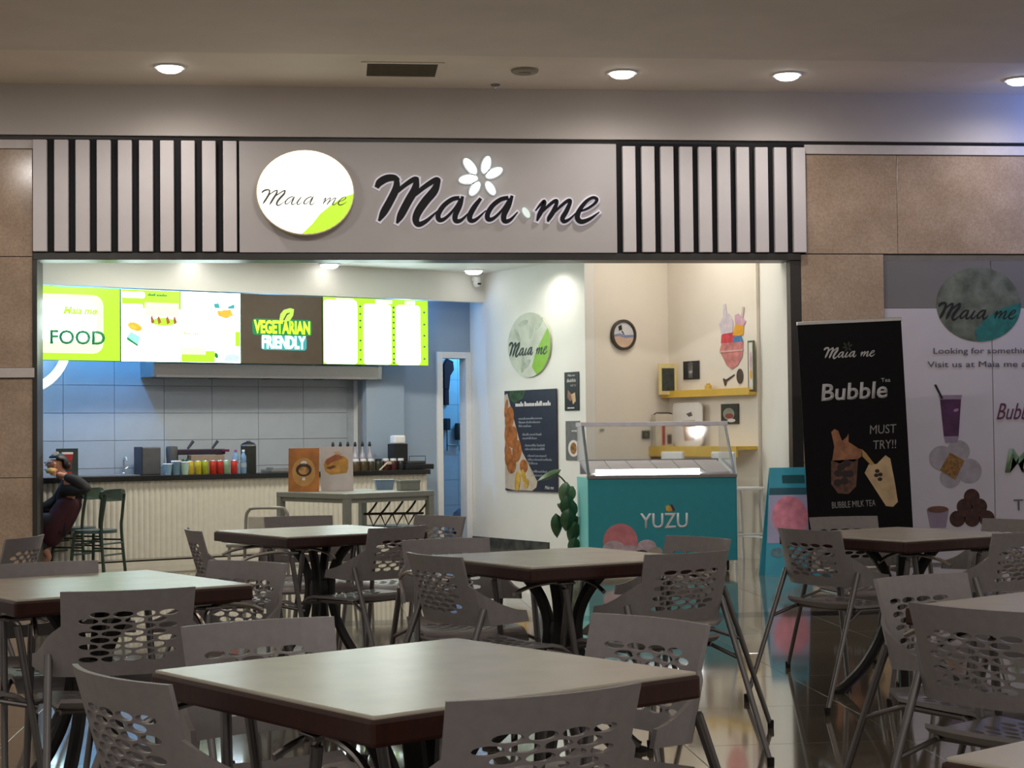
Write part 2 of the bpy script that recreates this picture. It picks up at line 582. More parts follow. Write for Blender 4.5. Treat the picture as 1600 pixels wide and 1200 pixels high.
for x0, x1 in ((4.262, 5.128), (5.132, 6.42), (6.424, 7.7)):
    MB().bbox(x0, x1, 14.99, 15.03, 2.863, 3.772, .003).build('granite_slab', GRAN, lint)
MB().bbox(4.262, 7.7, 14.975, 15.03, 3.777, 3.862, .003).build('stone_band', CREAM, lint)

# frame of the shop opening
t2 = struct(MB().bbox(-2.64, 4.21, 14.97, 15.25, 2.80, 2.862, .004).build('trim_2', DARKFRAME))
struct(MB().bbox(-2.642, -2.602, 14.97, 15.12, 0, 2.80, .003).build('trim_3', DARKFRAME))
struct(MB().bbox(4.112, 4.212, 14.99, 15.12, 0, 2.80, .004).build('trim_4', DARKFRAME))
struct(MB().box(4.112, 4.21, 15.122, 16.2, 0, 3.6).build('wall_partition', PAINT))

# shop shell
struct(MB().flat([(-3.6, 15.25), (1.9, 15.25), tuple(R(0, 3.72)[:2]), tuple(R(0.0, -0.3)[:2]), tuple(R(-6.2, -0.5)[:2])], 3.02, 3.1).build('ceiling', PAINT))
struct(MB().flat([tuple(R(-0.05, 1.9)[:2]), tuple(R(1.3, 1.9)[:2]), tuple(R(1.3, 3.9)[:2]), (4.3, 15.34), (1.9, 15.34), tuple(R(-.02, 3.6)[:2])], 3.6, 3.7).build('ceiling', WARMPAINT))
struct(MB().box(-3.7, 4.25, 15.26, 15.32, 2.82, 3.9).build('wall_light_stop', PAINT))  # unseen wall added behind the fascia to stop light leaking over the ceiling


def seg(name, s0, t0, s1, t1, thick, z0, z1, m, side=1):
    """a straight wall from R(s0,t0) to R(s1,t1), thickened away from the viewer"""
    p, q = R(s0, t0), R(s1, t1)
    d = q - p
    ln = d.length
    o = MB().box(0, ln, 0, thick, z0, z1).build(name, m, None, p, math.atan2(d.y, d.x))
    return struct(o)


seg('wall_poster', 0, -0.3, 0, 1.9, 0.12, 0, 3.6, PAINT)
bbp = seg('baseboard_poster', -0.012, -0.30, -0.012, 1.23, 0.012, 0, 0.112, mat('dark_marble_baseboard', (0.06, 0.06, 0.055), 0.25, var=0.5, scale=9))
seg('wall_clock', 0.121, 1.9, 1.071, 1.9, 0.12, 0, 3.6, WARMPAINT)
seg('wall_shelf', 1.071, 1.9, 1.071, 3.28, 0.12, 0, 3.6, WARMPAINT)
# wall with the doorway, between the kitchen and the poster wall
seg('wall_passage', -1.37, -0.3, -0.377, -0.3, 0.11, 0, 3.02, PASSAGE_BLUELIT)
seg('wall_passage', -0.377, -0.3, 0.0, -0.3, 0.11, 2.09, 3.02, PASSAGE_BLUELIT)
seg('wall_column', -1.37, -0.21, -0.905, -0.21, 0.089, 0, 3.02, PASSAGE_BLUELIT)
d1 = struct(MB().bbox(-0.075, 0, -0.03, 0.11, 0, 2.16, .004).build('door_1', WHITEP, None, R(-0.002, -0.3), RM))
MB().bbox(-0.445, -0.375, -0.03, 0.11, 0, 2.16, .004).build('door_jamb', WHITEP, d1)
MB().bbox(-0.375, -0.075, -0.03, 0.11, 2.09, 2.16, .004).build('door_head', WHITEP, d1)
# kitchen
kw = seg('wall_kitchen', -6.2, -0.5, -1.37, -0.5, 0.12, 0, 3.02, TGROUT)
kt = MB().bbox(.002, .518, -.012, 0, .002, .273, .002).mesh('wall_tile', TILEW)
for i in range(9):
    for k in range(6):
        link('wall_tile', kt, kw, (0.06 + .52 * i, 0, 0.39 + .275 * k))
seg('wall_return', -1.37, -0.5, -1.37, -0.3, 0.05, 0, 3.02, PAINT)
seg('wall_far_left', -5.95, 0.14, -5.95, -0.5, 0.1, 0, 3.02, PAINT)
sr = seg('wall_store', -0.6, -1.6, 1.7, -1.6, 0.1, 0, 2.9, TGROUT)
st_me = MB().bbox(.0015, .2985, -.01, 0, .0015, .2985, .002).mesh('wall_tile', mat('blue_white_tile', (0.55, 0.62, 0.68), 0.3, var=0.03))
for i in range(2, 6):
    for k in range(8):
        link('wall_tile', st_me, sr, (0.32 + .3 * i - .3, 0, 0.1 + .3 * k))
seg('wall_store_side', 1.6, -1.6, 1.6, -0.2, 0.1, 0, 2.9, TILEW)
struct(MB().flat([tuple(R(-1.2, -1.7)[:2]), tuple(R(1.7, -1.7)[:2]), tuple(R(1.7, -.41)[:2]), tuple(R(-1.2, -.41)[:2])], 2.6, 2.7).build('ceiling', PAINT))
seg('wall_store_left', -0.62, -0.42, -0.62, -1.6, 0.1, 0, 2.9, TILEW)
# white bulkhead that carries the menu boards
seg('wall_bulkhead', -6.0, 0.0, 0.0, 0.0, 0.09, 2.70, 3.02, PAINT)

# ---------------------------------------------------------------- ceiling fittings
def downlight(name, label, loc, r, group, power):
    t = thing(name, label, 'lamp', loc, 0, group)
    n = 24
    ring = MB()
    vs, fs = [], []
    for k in range(n):
        a_ = 2 * PI * k / n
        for rr, zz in ((r * 1.16, 0.0), (r * 1.12, -0.012), (r * 0.98, -0.012), (r * 0.94, 0.0)):
            vs.append((rr * math.cos(a_), rr * math.sin(a_), zz))
    for k in range(n):
        for j in range(4):
            fs.append((k * 4 + j, k * 4 + (j + 1) % 4, ((k + 1) % n) * 4 + (j + 1) % 4, ((k + 1) % n) * 4 + j))
    ring.add(vs, fs)
    ring.build('trim_ring', WHITEP, t, smooth=True)
    MB().lathe([(r * .2, -0.05), (r * .6, -0.045), (r * .85, -0.03), (r * .95, -0.008), (r * .95, -0.001)], n=24).build('diffuser', glow('lamp_white_%d' % int(power * 10), (1, 0.97, 0.92), power), t)
    return t


SOFL = ['round downlight in the hall ceiling above the striped slats by the beige pillar', 'round downlight in the hall ceiling over the end of the brush wordmark',
        'round downlight in the hall ceiling above the slats beside the granite lintel', 'round downlight in the hall ceiling near the bluish glow']
for (x, y), lb in zip(SOFFIT, SOFL):
    downlight('downlight', lb, (x, y, 4.349), 0.115, 'downlights in the hall ceiling', 6)
for (s, t), lb in zip(SHOP, ['downlight in the shop ceiling behind the striped slats', 'downlight in the shop ceiling above the dark vegetarian board', 'downlight in the shop ceiling beside the small camera']):
    downlight('downlight', lb, R(s, t, 3.019), 0.10, 'downlights in the shop ceiling', 6)

v = thing('ceiling_vent', 'dark slotted air vent in the hall ceiling strip', 'vent', (0.556, 14.253, 4.349))
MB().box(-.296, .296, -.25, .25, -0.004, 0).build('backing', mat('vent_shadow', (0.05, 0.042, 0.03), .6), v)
fr = MB()
fr.box(-.35, .35, -.29, -.25, -.008, 0).box(-.35, .35, .25, .29, -.008, 0).box(-.35, -.296, -.25, .25, -.008, 0).box(.296, .35, -.25, .25, -.008, 0)
fr.build('frame', SOFFITPAINT, v)
for k in range(12):
    MB().box(-.296, .296, -.010, .004, -.009, -.003).build('slat', mat('vent_slat', (0.17, 0.14, 0.09), .5), v, (0, -.22 + .04 * k, 0))
d = thing('smoke_detector', 'round flat detector in the hall ceiling strip', 'detector', (1.605, 14.21, 4.349))
MB().lathe([(.10, -.028), (.115, -.018), (.12, 0)], n=24).build('housing', mat('detector_shell', (0.33, 0.29, 0.20), .5), d, smooth=True)
MB().lathe([(.05, -.036), (.055, -.028)], n=20).build('sensor_cap', mat('detector_cap', (0.27, 0.24, 0.17), .5), d, smooth=True)
d = thing('sprinkler', 'small sprinkler head at the edge of the hall ceiling', 'sprinkler', (1.41, 14.82, 4.349))
MB().lathe([(.035, -.012), (.045, 0)], n=14).build('rosette', TUBE, d, smooth=True)
MB().lathe([(.012, -.045), (.01, -.03), (.02, -.012)], n=10).build('head', CHROME, d, smooth=True)

# ---------------------------------------------------------------- fascia
SLP = [(-2.632, 0.1845, 10, 'by the beige pillar', -0.862), (2.512, 0.1688, 10, 'beside the granite lintel', 4.255)]
f1 = thing('slatted_panel', 'white vertical slats on black at the fascia end by the beige stone pillar', 'panel', (-2.635, YF, 2.863))
MB().box(0, 1.78, -0.01, 0.05, 0, 1.0).build('backing', BLACK, f1)
sl = MB().bbox(0, .118, -.07, -.01, .006, .984, .006).mesh('slat', SLATWHITE)
for k in range(10):
    link('slat', sl, f1, (0.004 + .1845 * k * .985, 0, 0))
f2 = thing('slatted_panel', 'white vertical slats on black at the fascia end beside the granite lintel', 'panel', (2.512, YF, 2.863))
MB().box(0, 1.745, -0.01, 0.05, 0, 1.0).build('backing', BLACK, f2)
sl2 = MB().bbox(0, .117, -.07, -.01, .006, .965, .006).mesh('slat', SLATWHITE)
for k in range(10):
    link('slat', sl2, f2, (0.055 + .1745 * k, 0, 0))

# sign board: local x from the board's end, z up from its lower edge
sb = thing('shop_sign', 'grey sign board with black brush lettering Maia me and a white flower', 'sign', (-0.855, YF, 2.863))
MB().bbox(0, 3.366, -.055, .05, 0, .985, .004).build('board', SIGNGREY, sb)
HALO = mat('halo_acrylic', (0.70, 0.66, 0.72), .4, var=.03, emit=(0.75, 0.7, 0.8), power=0.22)  # faint glow put into the acrylic edges to brighten them
SU = 0.001433
fsgn = lambda x, y: (1.0664 + (x) * SU, 0.9225 - y * 0.001425 + x * .000011)
for nm, strokes in SCRIPT.items():
    mb, hb = MB(), MB()
    for i, st in enumerate(strokes):
        ribbon(mb, st, fsgn, -.096 - .0003 * i, -.058)
        ribbon(hb, st, fsgn, -.075 - .0003 * i, -.055, 1.0, 11)
    lt = mb.build('letter', BLACK, sb)
    hb.build('letter_edge', HALO, lt)
PETW = glow('petal_light', (0.92, 1.0, 0.98), 1.6)
for (cx, cy, rx, ry, an) in PETALS:
    x, z = fsgn(cx, cy)
    p_ = MB().prism(ell(x, z, rx * SU, ry * SU, math.radians(an)), -.092, -.055).build('petal', PETW, sb)
    MB().prism(ell(x, z, rx * SU + .012, ry * SU + .012, math.radians(an)), -.07, -.0552).build('petal_edge', mat('petal_edge', (0.42, 0.46, 0.46), .4), p_)
x, z = fsgn(PETAL_DOT[0], PETAL_DOT[1])
MB().prism(ell(x, z, .052, .026, math.radians(PETAL_DOT[4])), -.088, -.055).build('petal', mat('petal_dim', (0.75, 0.85, 0.82), .4, emit=(.8, 1, .95), power=.35), sb)

rs = thing('round_light_sign', 'glowing oval light box with Maia me script and green corner on the sign board', 'sign', (-0.275, YF - .055, 3.379))
MB().prism(ell(0, 0, .430, .378, 0, 48), -.135, 0).build('rim', mat('sign_rim', (0.50, 0.40, 0.26), .4), rs)
MB().prism(ell(0, 0, .420, .368, 0, 48), -.139, -.135).build('face', glow('sign_face', (1.0, 0.98, 0.86), 1.5), rs)
arc = [(.42 * math.cos(a_), .368 * math.sin(a_)) for a_ in [math.radians(-2 - k * 4.85) for k in range(20)]]
MB().prism(arc + [(.06, -.28), (.13, -.19), (.24, -.10), (.33, -.045)], -.142, -.139).build('green_corner', glow('sign_green', (0.50, 0.78, 0.02), 0.95), rs)
for nm, strokes in SCRIPT.items():
    rsw = MB()
    for i, st in enumerate(strokes):
        ribbon(rsw, st, lambda x, y: (-.375 + (x - 100) * .00053, -.115 + (466 - y) * .00047), -.1444 - .0002 * i, -.1425, 0.7)
    rsw.build('letter', mat('sign_script', (0.10, 0.10, 0.06), .5), rs)

# ---------------------------------------------------------------- window with the shop's printed panes
wn = struct(MB().bbox(4.99, 7.7, 15.035, 15.09, 0, 2.86, .004).build('window_1', mat('window_backing', (0.33, 0.32, 0.34), .5)))
PANEW = mat('printed_pane', (0.58, 0.55, 0.60), 0.32, var=.03, scale=3)
PANEG = mat('frosted_pane', (0.19, 0.18, 0.185), 0.3, var=.05, scale=3)
for x0, x1 in ((5.0, 6.018), (6.026, 7.1)):
    MB().bbox(x0, x1, 15.02, 15.035, 0.02, 2.36, .001).build('pane', PANEW, wn)
    MB().bbox(x0, x1, 15.02, 15.035, 2.362, 2.80, .001).build('pane', PANEG, wn)
wp = thing('window_print', 'large printed advert on the pale panes behind the black banner stand', 'advert', (0, 15.02, 0))
MUTEG = mat('muted_green_print', (0.13, 0.15, 0.12), .4, var=.5, scale=7)
MB().prism(ell(5.9, 2.396, .405, .345, 0, 40), -.003, 0).build('roundel', MUTEG, wp)
arc = [(5.9 + .405 * math.cos(a_), 2.396 + .345 * math.sin(a_)) for a_ in [math.radians(2 - k * 5) for k in range(20)]]
MB().prism(arc + [(5.86, 2.15), (5.95, 2.25), (6.08, 2.34), (6.2, 2.385)], -.005, -.003).build('green_corner', mat('teal_corner_print', (0.02, 0.17, 0.16), .4, var=.3), wp)
brand(wp, 5.52, 2.26, .74, -.004, .002, INK, k=1.0)
DUSK = mat('violet_grey_print', (0.10, 0.09, 0.12), .5)
text('Looking for something different?', DUSK, wp, 5.46, 1.925, 1.36, .07)
text('Visit us at Maia me and try our', DUSK, wp, 5.40, 1.80, 1.42, .07)
cup = MB().prism([(5.515, 1.52), (5.715, 1.52), (5.685, 1.18), (5.545, 1.18)], -.003, 0).build('drink_print', mat('purple_drink_print', (0.075, 0.018, 0.075), .4, var=.4, scale=9), wp)
MB().prism([(5.50, 1.56), (5.725, 1.56), (5.715, 1.52), (5.512, 1.52)], -.003, 0).build('drink_rim', mat('pale_violet_print', (0.28, 0.22, 0.3), .4), wp)
MB().prism([(5.543, 1.18), (5.687, 1.18), (5.672, 1.12), (5.558, 1.12)], -.003, 0).build('glass_foot', mat('pale_violet_print', (0.28, 0.22, 0.3), .4), wp)
MB().prism([(5.46, 1.655), (5.48, 1.66), (5.545, 1.53), (5.525, 1.525)], -.005, -.003).build('straw', INK, wp)
MB().prism(ell(5.665, 1.42, .025, .014, .3), -.005, -.003).build('highlight_print', mat('pink_print', (0.4, 0.2, 0.35), .4), wp)
for cx, cz, rr in ((5.52, .98, .12), (5.68, 1.04, .11), (5.78, .86, .12), (5.60, .80, .10)):
    MB().prism(ell(cx, cz, rr, rr * .95), -.002 - .0002 * rr, 0).build('plate_print', mat('pale_plate_print', (0.36, 0.33, 0.36), .5, var=.15), wp)
MB().prism([(5.50, .87), (5.60, 1.03), (5.735, .955), (5.645, .785)], -.006, -.003).build('waffle_print', mat('waffle_print', (0.26, 0.13, 0.035), .5, var=.45, scale=40), wp)
MB().prism([(5.37, .51), (5.58, .51), (5.55, .34), (5.40, .34)], -.003, 0).build('bowl_print', mat('pale_violet_print', (0.28, 0.22, 0.3), .4), wp)
MB().prism(ell(5.475, .51, .10, .03), -.005, -.003).build('sauce_print', mat('sauce_print', (0.14, 0.06, 0.04), .5, var=.3), wp)
for cx, cz in ((5.80, .62), (5.73, .53), (5.87, .53), (5.66, .42), (5.80, .42), (5.94, .42)):
    MB().prism(ell(cx, cz, .075, .075), -.003 - .0004 * (cz), 0).build('ball_print', mat('chocolate_ball_print', (0.05, 0.016, 0.012), .5, var=.5, scale=20), wp)
text('Bubble', mat('plum_lettering', (0.12, 0.03, 0.08), .5), wp, 6.05, 1.33, .42, .15, shear=.4)
text('M', mat('pale_green_lettering', (0.16, 0.25, 0.14), .5), wp, 6.12, .84, .26, .22, shear=.2, bold=.03)
text('T', DUSK, wp, 6.2, .49, .09, .1)

# another round lamp of the hall ceiling, over the walkway; only its mirror image on the granite lintel shows
downlight('downlight', 'round hall downlight over the walkway, mirrored in the granite lintel', (7.97, 5.0, 4.279), 0.115, 'downlights in the hall ceiling', 6)


# ================================================================ menu boards (local x along the wall, y into it)
GLOWW = glow('screen_white', (0.82, 1.0, 0.97), 5.2)
GLOWG = glow('screen_green', (0.48, 0.96, 0.03), 0.95)
GLOWP = glow('screen_pale_green', (0.88, 1.0, 0.55), 1.15)
GLOWC = glow('screen_pale_cyan', (0.70, 0.98, 1.0), 4.0)
DKG = mat('screen_dark_green', (0.01, 0.14, 0.05), .4, emit=(0.0, 0.16, 0.05), power=.6)
TEALS = mat('screen_teal', (0.02, 0.2, 0.2), .4, emit=(0.03, 0.28, 0.30), power=.8)
ORNG = mat('screen_orange', (0.6, 0.28, 0.03), .4, var=.4, scale=20, emit=(0.75, 0.33, 0.03), power=.7)
BRWN = mat('screen_brown', (0.2, 0.06, 0.02), .4, var=.3, emit=(0.25, 0.08, 0.02), power=.6)
CASE = mat('board_case', (0.10, 0.16, 0.05), .4)


def board(label, s0, s1, face, z0=1.98, z1=2.685):
    t = thing('menu_board', label, 'menu board', R(s0, 0.0), RM, 'menu boards over the counter')
    w = s1 - s0
    MB().bbox(0.002, w - .002, -.05, 0, z0, z1, .004).build('case', CASE, t)
    MB().box(0.004, w - .004, -.053, -.05, z0 + .004, z1 - .004).build('screen', face, t)
    return t, w


def pr(t, name, pts, m, layer=1):
    return MB().prism(pts, -.053 - .0012 * layer, -.053 - .0012 * (layer - 1)).build(name, m, t)


b, w = board('backlit green menu board reading FOOD beside the beige pillar', -5.36, -4.196, GLOWG)
pr(b, 'print_panel', rect(.32, w - .17, 2.05, 2.61, .10), GLOWP)
pr(b, 'print_panel', rect(.36, w - .24, 2.16, 2.56, .10), GLOWW, 2)
text('FOOD', DKG, b, .475, 2.135, .535, .135, y=-.0563, depth=.002, bold=.022)
text('Maia me', GLOWG, b, .60, 2.42, .33, .075, y=-.0563, depth=.002, shear=.3, bold=.04)
b, w = board('backlit menu board with green heading stripes and a plate of wraps', -4.19, -3.58, GLOWW)
pr(b, 'print_panel', rect(.01, w - .003, 2.50, 2.68), GLOWG)
pr(b, 'print_panel', rect(.012, .24, 2.60, 2.66, .02), GLOWW, 2)
pr(b, 'print_panel', rect(.012, .22, 2.50, 2.54, .015), GLOWW, 2)
words(b, DKG, .27, 2.625, .2, .024, -.0555, 2)
pr(b, 'print_panel', rect(.24, w - .02, 2.43, 2.56), GLOWP, 2)
pr(b, 'wrap_print', ell(.43, 2.375, .13, .04), GLOWG)
for x in (.31, .38, .47, .545):
    pr(b, 'wrap_print', [(x - .012, 2.41), (x + .005, 2.44), (x + .03, 2.37), (x, 2.35)], BRWN, 2)
pr(b, 'sandwich_print', ell(.14, 2.32, .075, .04, -.3), ORNG)
pr(b, 'box_print', [(.06, 2.22), (.17, 2.145), (.195, 2.22), (.10, 2.27)], mat('screen_mint', (.2, .7, .4), .4, emit=(.15, .75, .4), power=.9))
pr(b, 'box_edge_print', [(.06, 2.22), (.17, 2.145), (.17, 2.125), (.06, 2.19)], DKG, 2)
b, w = board('backlit menu board with an orange box print and green foot stripe', -3.578, -2.938, GLOWW)
pr(b, 'print_panel', rect(.006, .36, 1.985, 2.10), GLOWG)
pr(b, 'print_panel', rect(.006, .26, 2.06, 2.13), GLOWP, 2)
pr(b, 'print_panel', rect(w - .06, w - .006, 2.15, 2.30), GLOWG)
pr(b, 'sandwich_print', [(.38, 2.50), (.53, 2.52), (.56, 2.46), (.48, 2.425), (.40, 2.45)], ORNG)
pr(b, 'box_print', [(.35, 2.57), (.40, 2.58), (.42, 2.53), (.36, 2.525)], TEALS)
pr(b, 'box_print', [(.49, 2.54), (.57, 2.575), (.575, 2.53), (.51, 2.525)], TEALS)
words(b, GLOWG, .03, 2.255, .17, .03, -.0535, 1)
pr(b, 'garnish_print', ell(.375, 2.055, .02, .03, .4), DKG)
pr(b, 'box_print', [(.45, 2.0), (.62, 1.99), (.63, 2.05), (.56, 2.08), (.48, 2.06)], mat('screen_violet', (.35, .4, .8), .4, emit=(.3, .4, .85), power=.9))

b, w = board('dark brown menu board with glowing vegetarian lettering under a leaf', -2.93, -2.022, mat('screen_brown_ground', srgb(66, 56, 44), .5, emit=srgb(50, 42, 32), power=.5))
text('VEGETARIAN', mat('screen_lime', (.45, .85, .03), .4, emit=(.50, .95, .03), power=.95), b, .135, 2.285, .63, .14, y=-.0545, depth=.003, bold=.045)
text('FRIENDLY', mat('screen_ice', (.8, 1, 1), .4, emit=(.75, 1.0, 1.0), power=1.2), b, .225, 2.135, .49, .135, y=-.0545, depth=.003, bold=.045)
pr(b, 'leaf_print', [(.42, 2.43), (.43, 2.49), (.47, 2.535), (.54, 2.555), (.585, 2.545), (.575, 2.48), (.54, 2.43), (.50, 2.415), (.45, 2.415)], mat('screen_leaf', (.3, .55, .05), .4, emit=(.34, .62, .06), power=.8))
pr(b, 'leaf_vein_print', [(.46, 2.43), (.50, 2.50), (.54, 2.51), (.535, 2.50), (.505, 2.48), (.475, 2.425)], mat('screen_brown_ground', (0, 0, 0)), 2)
pr(b, 'lettering_shadow', rect(.12, .785, 2.272, 2.438, .03), DKG, 1).location.y = .0008
pr(b, 'lettering_shadow', rect(.215, .725, 2.122, 2.275, .03), TEALS, 1).location.y = .0009

b, w = board('backlit menu board of three white price columns with green margins', -2.015, -0.75, GLOWG, 1.985, 2.69)
for i, (x0, x1) in enumerate(((.01, .40), (.475, .81), (.865, 1.165))):
    pr(b, 'print_column', rect(x0, x1, 1.992, 2.63 if i else 2.66, .04), GLOWW)
for x0, x1 in ((.15, .36), (.62, .82), (.98, 1.10)):
    pr(b, 'print_heading', rect(x0, x1, 2.64, 2.675), GLOWC, 2)
for x, zs in ((.437, (2.60, 2.52, 2.45, 2.38, 2.24, 2.14, 2.04)), (.838, (2.60, 2.55, 2.50, 2.44, 2.38, 2.31, 2.25, 2.18, 2.11, 2.05, 2.01)), (1.215, (2.56, 2.43, 2.31, 2.19, 2.06))):
    for k, z in enumerate(zs):
        pr(b, 'price_dot', ell(x, z, .012, .01), DKG, 2)

# ring lamp behind the boards
RING_S = -5.095
rl = thing('ring_lamp', 'glowing white ring lamp below the board reading FOOD', 'lamp', R(RING_S, -0.15, 2.15), RM)
pts = [(.44 * math.cos(a_), 0, .44 * math.sin(a_)) for a_ in [2 * PI * k / 48 for k in range(49)]]
MB().tube(pts, .04, 10).build('tube', glow('ring_light', (0.62, 0.92, 1.0), 3.5), rl, smooth=True)
MB().tube([(p[0] * 1.09, .05, p[2] * 1.09) for p in pts], .02, 8).build('housing', WHITEP, rl, smooth=True)
MB().box(-.02, .02, -.01, .10, .46, .88).build('hanger', WHITEP, rl)

# extractor hood
hd = thing('extractor_hood', 'long brushed steel extractor hood under the menu boards', 'hood', R(-3.79, -0.485), RM)
hb = MB()
prof = [(0.0, 1.845), (-.36, 1.845), (-.37, 1.975), (-.30, 2.2), (0, 2.3)]
vs = [(x, y, z) for x in (0, 2.52) for (y, z) in prof]
# rounded far end
for k in range(1, 6):
    q = k / 5 * PI / 2
    vs += [(2.52 + .16 * math.sin(q), y * (math.cos(q) * .85 + .15), z) for (y, z) in prof]
rw = len(vs) // 5
fs = [tuple(range(4, -1, -1)), tuple(range((rw - 1) * 5, rw * 5))]
for i in range(rw - 1):
    for j in range(5):
        fs.append((i * 5 + j, i * 5 + (j + 1) % 5, (i + 1) * 5 + (j + 1) % 5, (i + 1) * 5 + j))
hb.add(vs, fs).build('canopy', STEEL, hd)
MB().box(0.02, 2.5, -.375, -.36, 1.84, 1.862).build('lip', STEEL, hd)
for k in range(4):
    MB().box(.1 + .6 * k, .62 + .6 * k, -.33, -.05, 1.836, 1.845).build('filter', mat('hood_filter', (0.2, 0.2, 0.2), .4, .8, var=.3, scale=60), hd)

# ---------------------------------------------------------------- counter
ct = thing('counter', 'long serving counter with cream fluted front and black top', 'counter', R(-5.75, 0.22), RM)
CL = 4.87
fm = MB()
n = int(CL / .055)
vs, fs = [], []
for i in range(n * 4 + 1):
    x = CL * i / (n * 4)
    y = (0.0, -.007, -.010, -.007)[i % 4]
    vs += [(x, y, .085), (x, y, .825)]
for i in range(n * 4):
    fs.append((2 * i, 2 * i + 2, 2 * i + 3, 2 * i + 1))
fm.add(vs, fs)
stuff(fm.build('fluting', FLUTE, ct))
MB().box(0, CL, 0.002, .40, .07, .825).build('carcass', FLUTE, ct)
MB().box(0, CL, -.01, .40, 0.0, .055).build('plinth', FLUTE, ct)
MB().box(0, CL, .03, .40, .052, .072).build('shadow_gap', BLACK, ct)
MB().bbox(-.02, CL + .02, -.045, .41, .826, .876, .004).build('worktop', COUNTER, ct)


def on(s, t):
    return R(1.052 * s + .516, t - .77, 0.8765)


def jar(name, label, cat, s, t, prof, m, extra=None, group=None):
    o = thing(name, label, cat, on(s, t), RM, group)
    MB().lathe(prof, n=14).build('body', m, o, smooth=True)
    if extra:
        for (nm, pf, mm) in extra:
            MB().lathe(pf, n=14).build(nm, mm, o, smooth=True)
    return o


GLASS = mat('clear_glass', (0.95, 0.98, 1.0), 0.05, var=0, trans=1.0)
# framed card with a red drink
o = thing('counter_card', 'dark framed card with a red drink picture on the counter behind the person', 'card', on(-4.97, .80), RM)
MB().bbox(-.105, .105, 0, .02, 0, .27, .004).build('frame', mat('card_green', (0.02, 0.035, 0.03), .4, var=.3), o)
MB().prism([(-.045, .16), (.045, .16), (.055, .215), (-.055, .215)], -.002, 0).build('drink_print', mat('red_print', (0.35, 0.02, 0.02), .4, var=.2), o)
MB().prism([(-.04, .07), (.04, .07), (.045, .16), (-.045, .16)], -.002, 0).build('drink_print', mat('dark_red_print', (0.16, 0.03, 0.02), .4, var=.2), o)
MB().prism(rect(-.055, .055, .215, .235), -.002, 0).build('drink_rim', OFFW, o)
MB().prism(rect(-.045, .045, .015, .05), -.002, 0).build('print_stripe', mat('red_print', (0, 0, 0)), o)
MB().box(-.05, .05, .02, .09, 0, .006).build('foot', INK, o)
# tap
o = thing('tap', 'slim dark kitchen tap on the counter', 'tap', on(-4.395, .66), RM)
MB().tube(smooth_path([(0, 0, 0), (0, 0, .13), (0, -.02, .17), (0, -.07, .17), (0, -.085, .14)], 4), .009, 8).build('spout', STEEL, o, smooth=True)
MB().lathe([(.02, 0), (.02, .02), (.012, .03)], n=12).build('base', STEEL, o)
MB().tube([(.01, 0, .06), (.045, 0, .08)], .005, 6).build('lever', STEEL, o)
# sink inset
o = thing('sink', 'pale steel sink let into the counter beside the tap', 'sink', on(-4.55, .72), RM)
MB().bbox(-.38, .24, -.18, .16, 0, .008, .002).build('rim', STEEL, o)
MB().bbox(-.34, .20, -.14, .12, .008, .012, .001).build('basin', mat('sink_shadow', (.25, .28, .32), .3, .8), o)
# grey box + mixer behind the cups
o = thing('till_box', 'grey steel box with dark side on the counter beside the plastic cups', 'appliance', on(-4.11, .62), RM)
MB().bbox(-.09, .10, 0, .2, 0, .27, .01).build('housing', mat('appliance_grey', (0.10, 0.10, 0.10), .4, .3), o)
MB().bbox(-.105, -.09, 0, .2, 0, .275, .004).build('side_plate', NAVY, o)
o = thing('blender_jug', 'dark rounded blender behind the plastic cups on the counter', 'appliance', on(-3.90, .60), RM)
MB().lathe([(.06, 0), (.065, .08), (.05, .1), (.06, .24), (.055, .275), (.02, .28)], n=16).build('jug', mat('appliance_grey', (0, 0, 0)), o, smooth=True)
MB().lathe([(.07, 0), (.075, .06), (.06, .075)], n=16).build('base', INK, o, smooth=True)
o = thing('cup_tray', 'dark purple tray of cups lying across stands on the counter', 'tray', on(-3.60, .60), RM)
MB().bbox(-.28, .26, 0, .18, .19, .245, .01).build('tray', mat('plum_plastic', (0.022, 0.012, 0.026), .4), o)
for x in (-.25, .23):
    MB().box(x - .01, x + .01, .02, .16, 0, .19).build('leg', INK, o)
MB().bbox(.22, .30, -.01, .1, .215, .24, .005).build('handle', mat('magenta_plastic', (0.12, 0.01, 0.06), .4), o)
o = thing('carton', 'plain brown carton standing behind the yellow and red drink cans', 'box', on(-3.56, .64), RM)
MB().bbox(-.17, .19, 0, .09, 0, .185, .004).build('body', mat('carton_brown', (0.27, 0.21, 0.15), .7), o)
MB().box(-.168, .188, .044, .046, .185, .1865).build('flap_seam', mat('carton_seam', (.12, .09, .06), .7), o)
# plastic cups
cp = [(.033, 0), (.042, .07), (.045, .1)]
for s, h, mm, lb in ((-4.03, 1.0, mat('blue_clear_cup', (0.20, 0.33, 0.42), .25), 'blue clear plastic cup in front of the grey box on the counter'),
                     (-3.95, 1.25, mat('dusk_blue_cup', (0.12, 0.20, 0.26), .25), 'taller dusky blue cup beside the grey box on the counter'),
                     (-3.86, 1.15, mat('mint_cup', (0.35, 0.5, 0.42), .25), 'pale mint plastic cup beside the yellow cans on the counter')):
    jar('plastic_cup', lb, 'cup', s - .01, .86, [(r, z * h) for r, z in cp], mm, [('rim', [(.045, .1 * h), (.048, .106 * h), (.045, .11 * h)], WHITEP)], 'plastic cups on the counter')
o = thing('herb_pot', 'small dark green herb bunch behind the cups on the counter', 'plant', on(-3.80, .70), RM)
MB().lathe([(.03, 0), (.035, .06)], n=12).build('pot', INK, o)
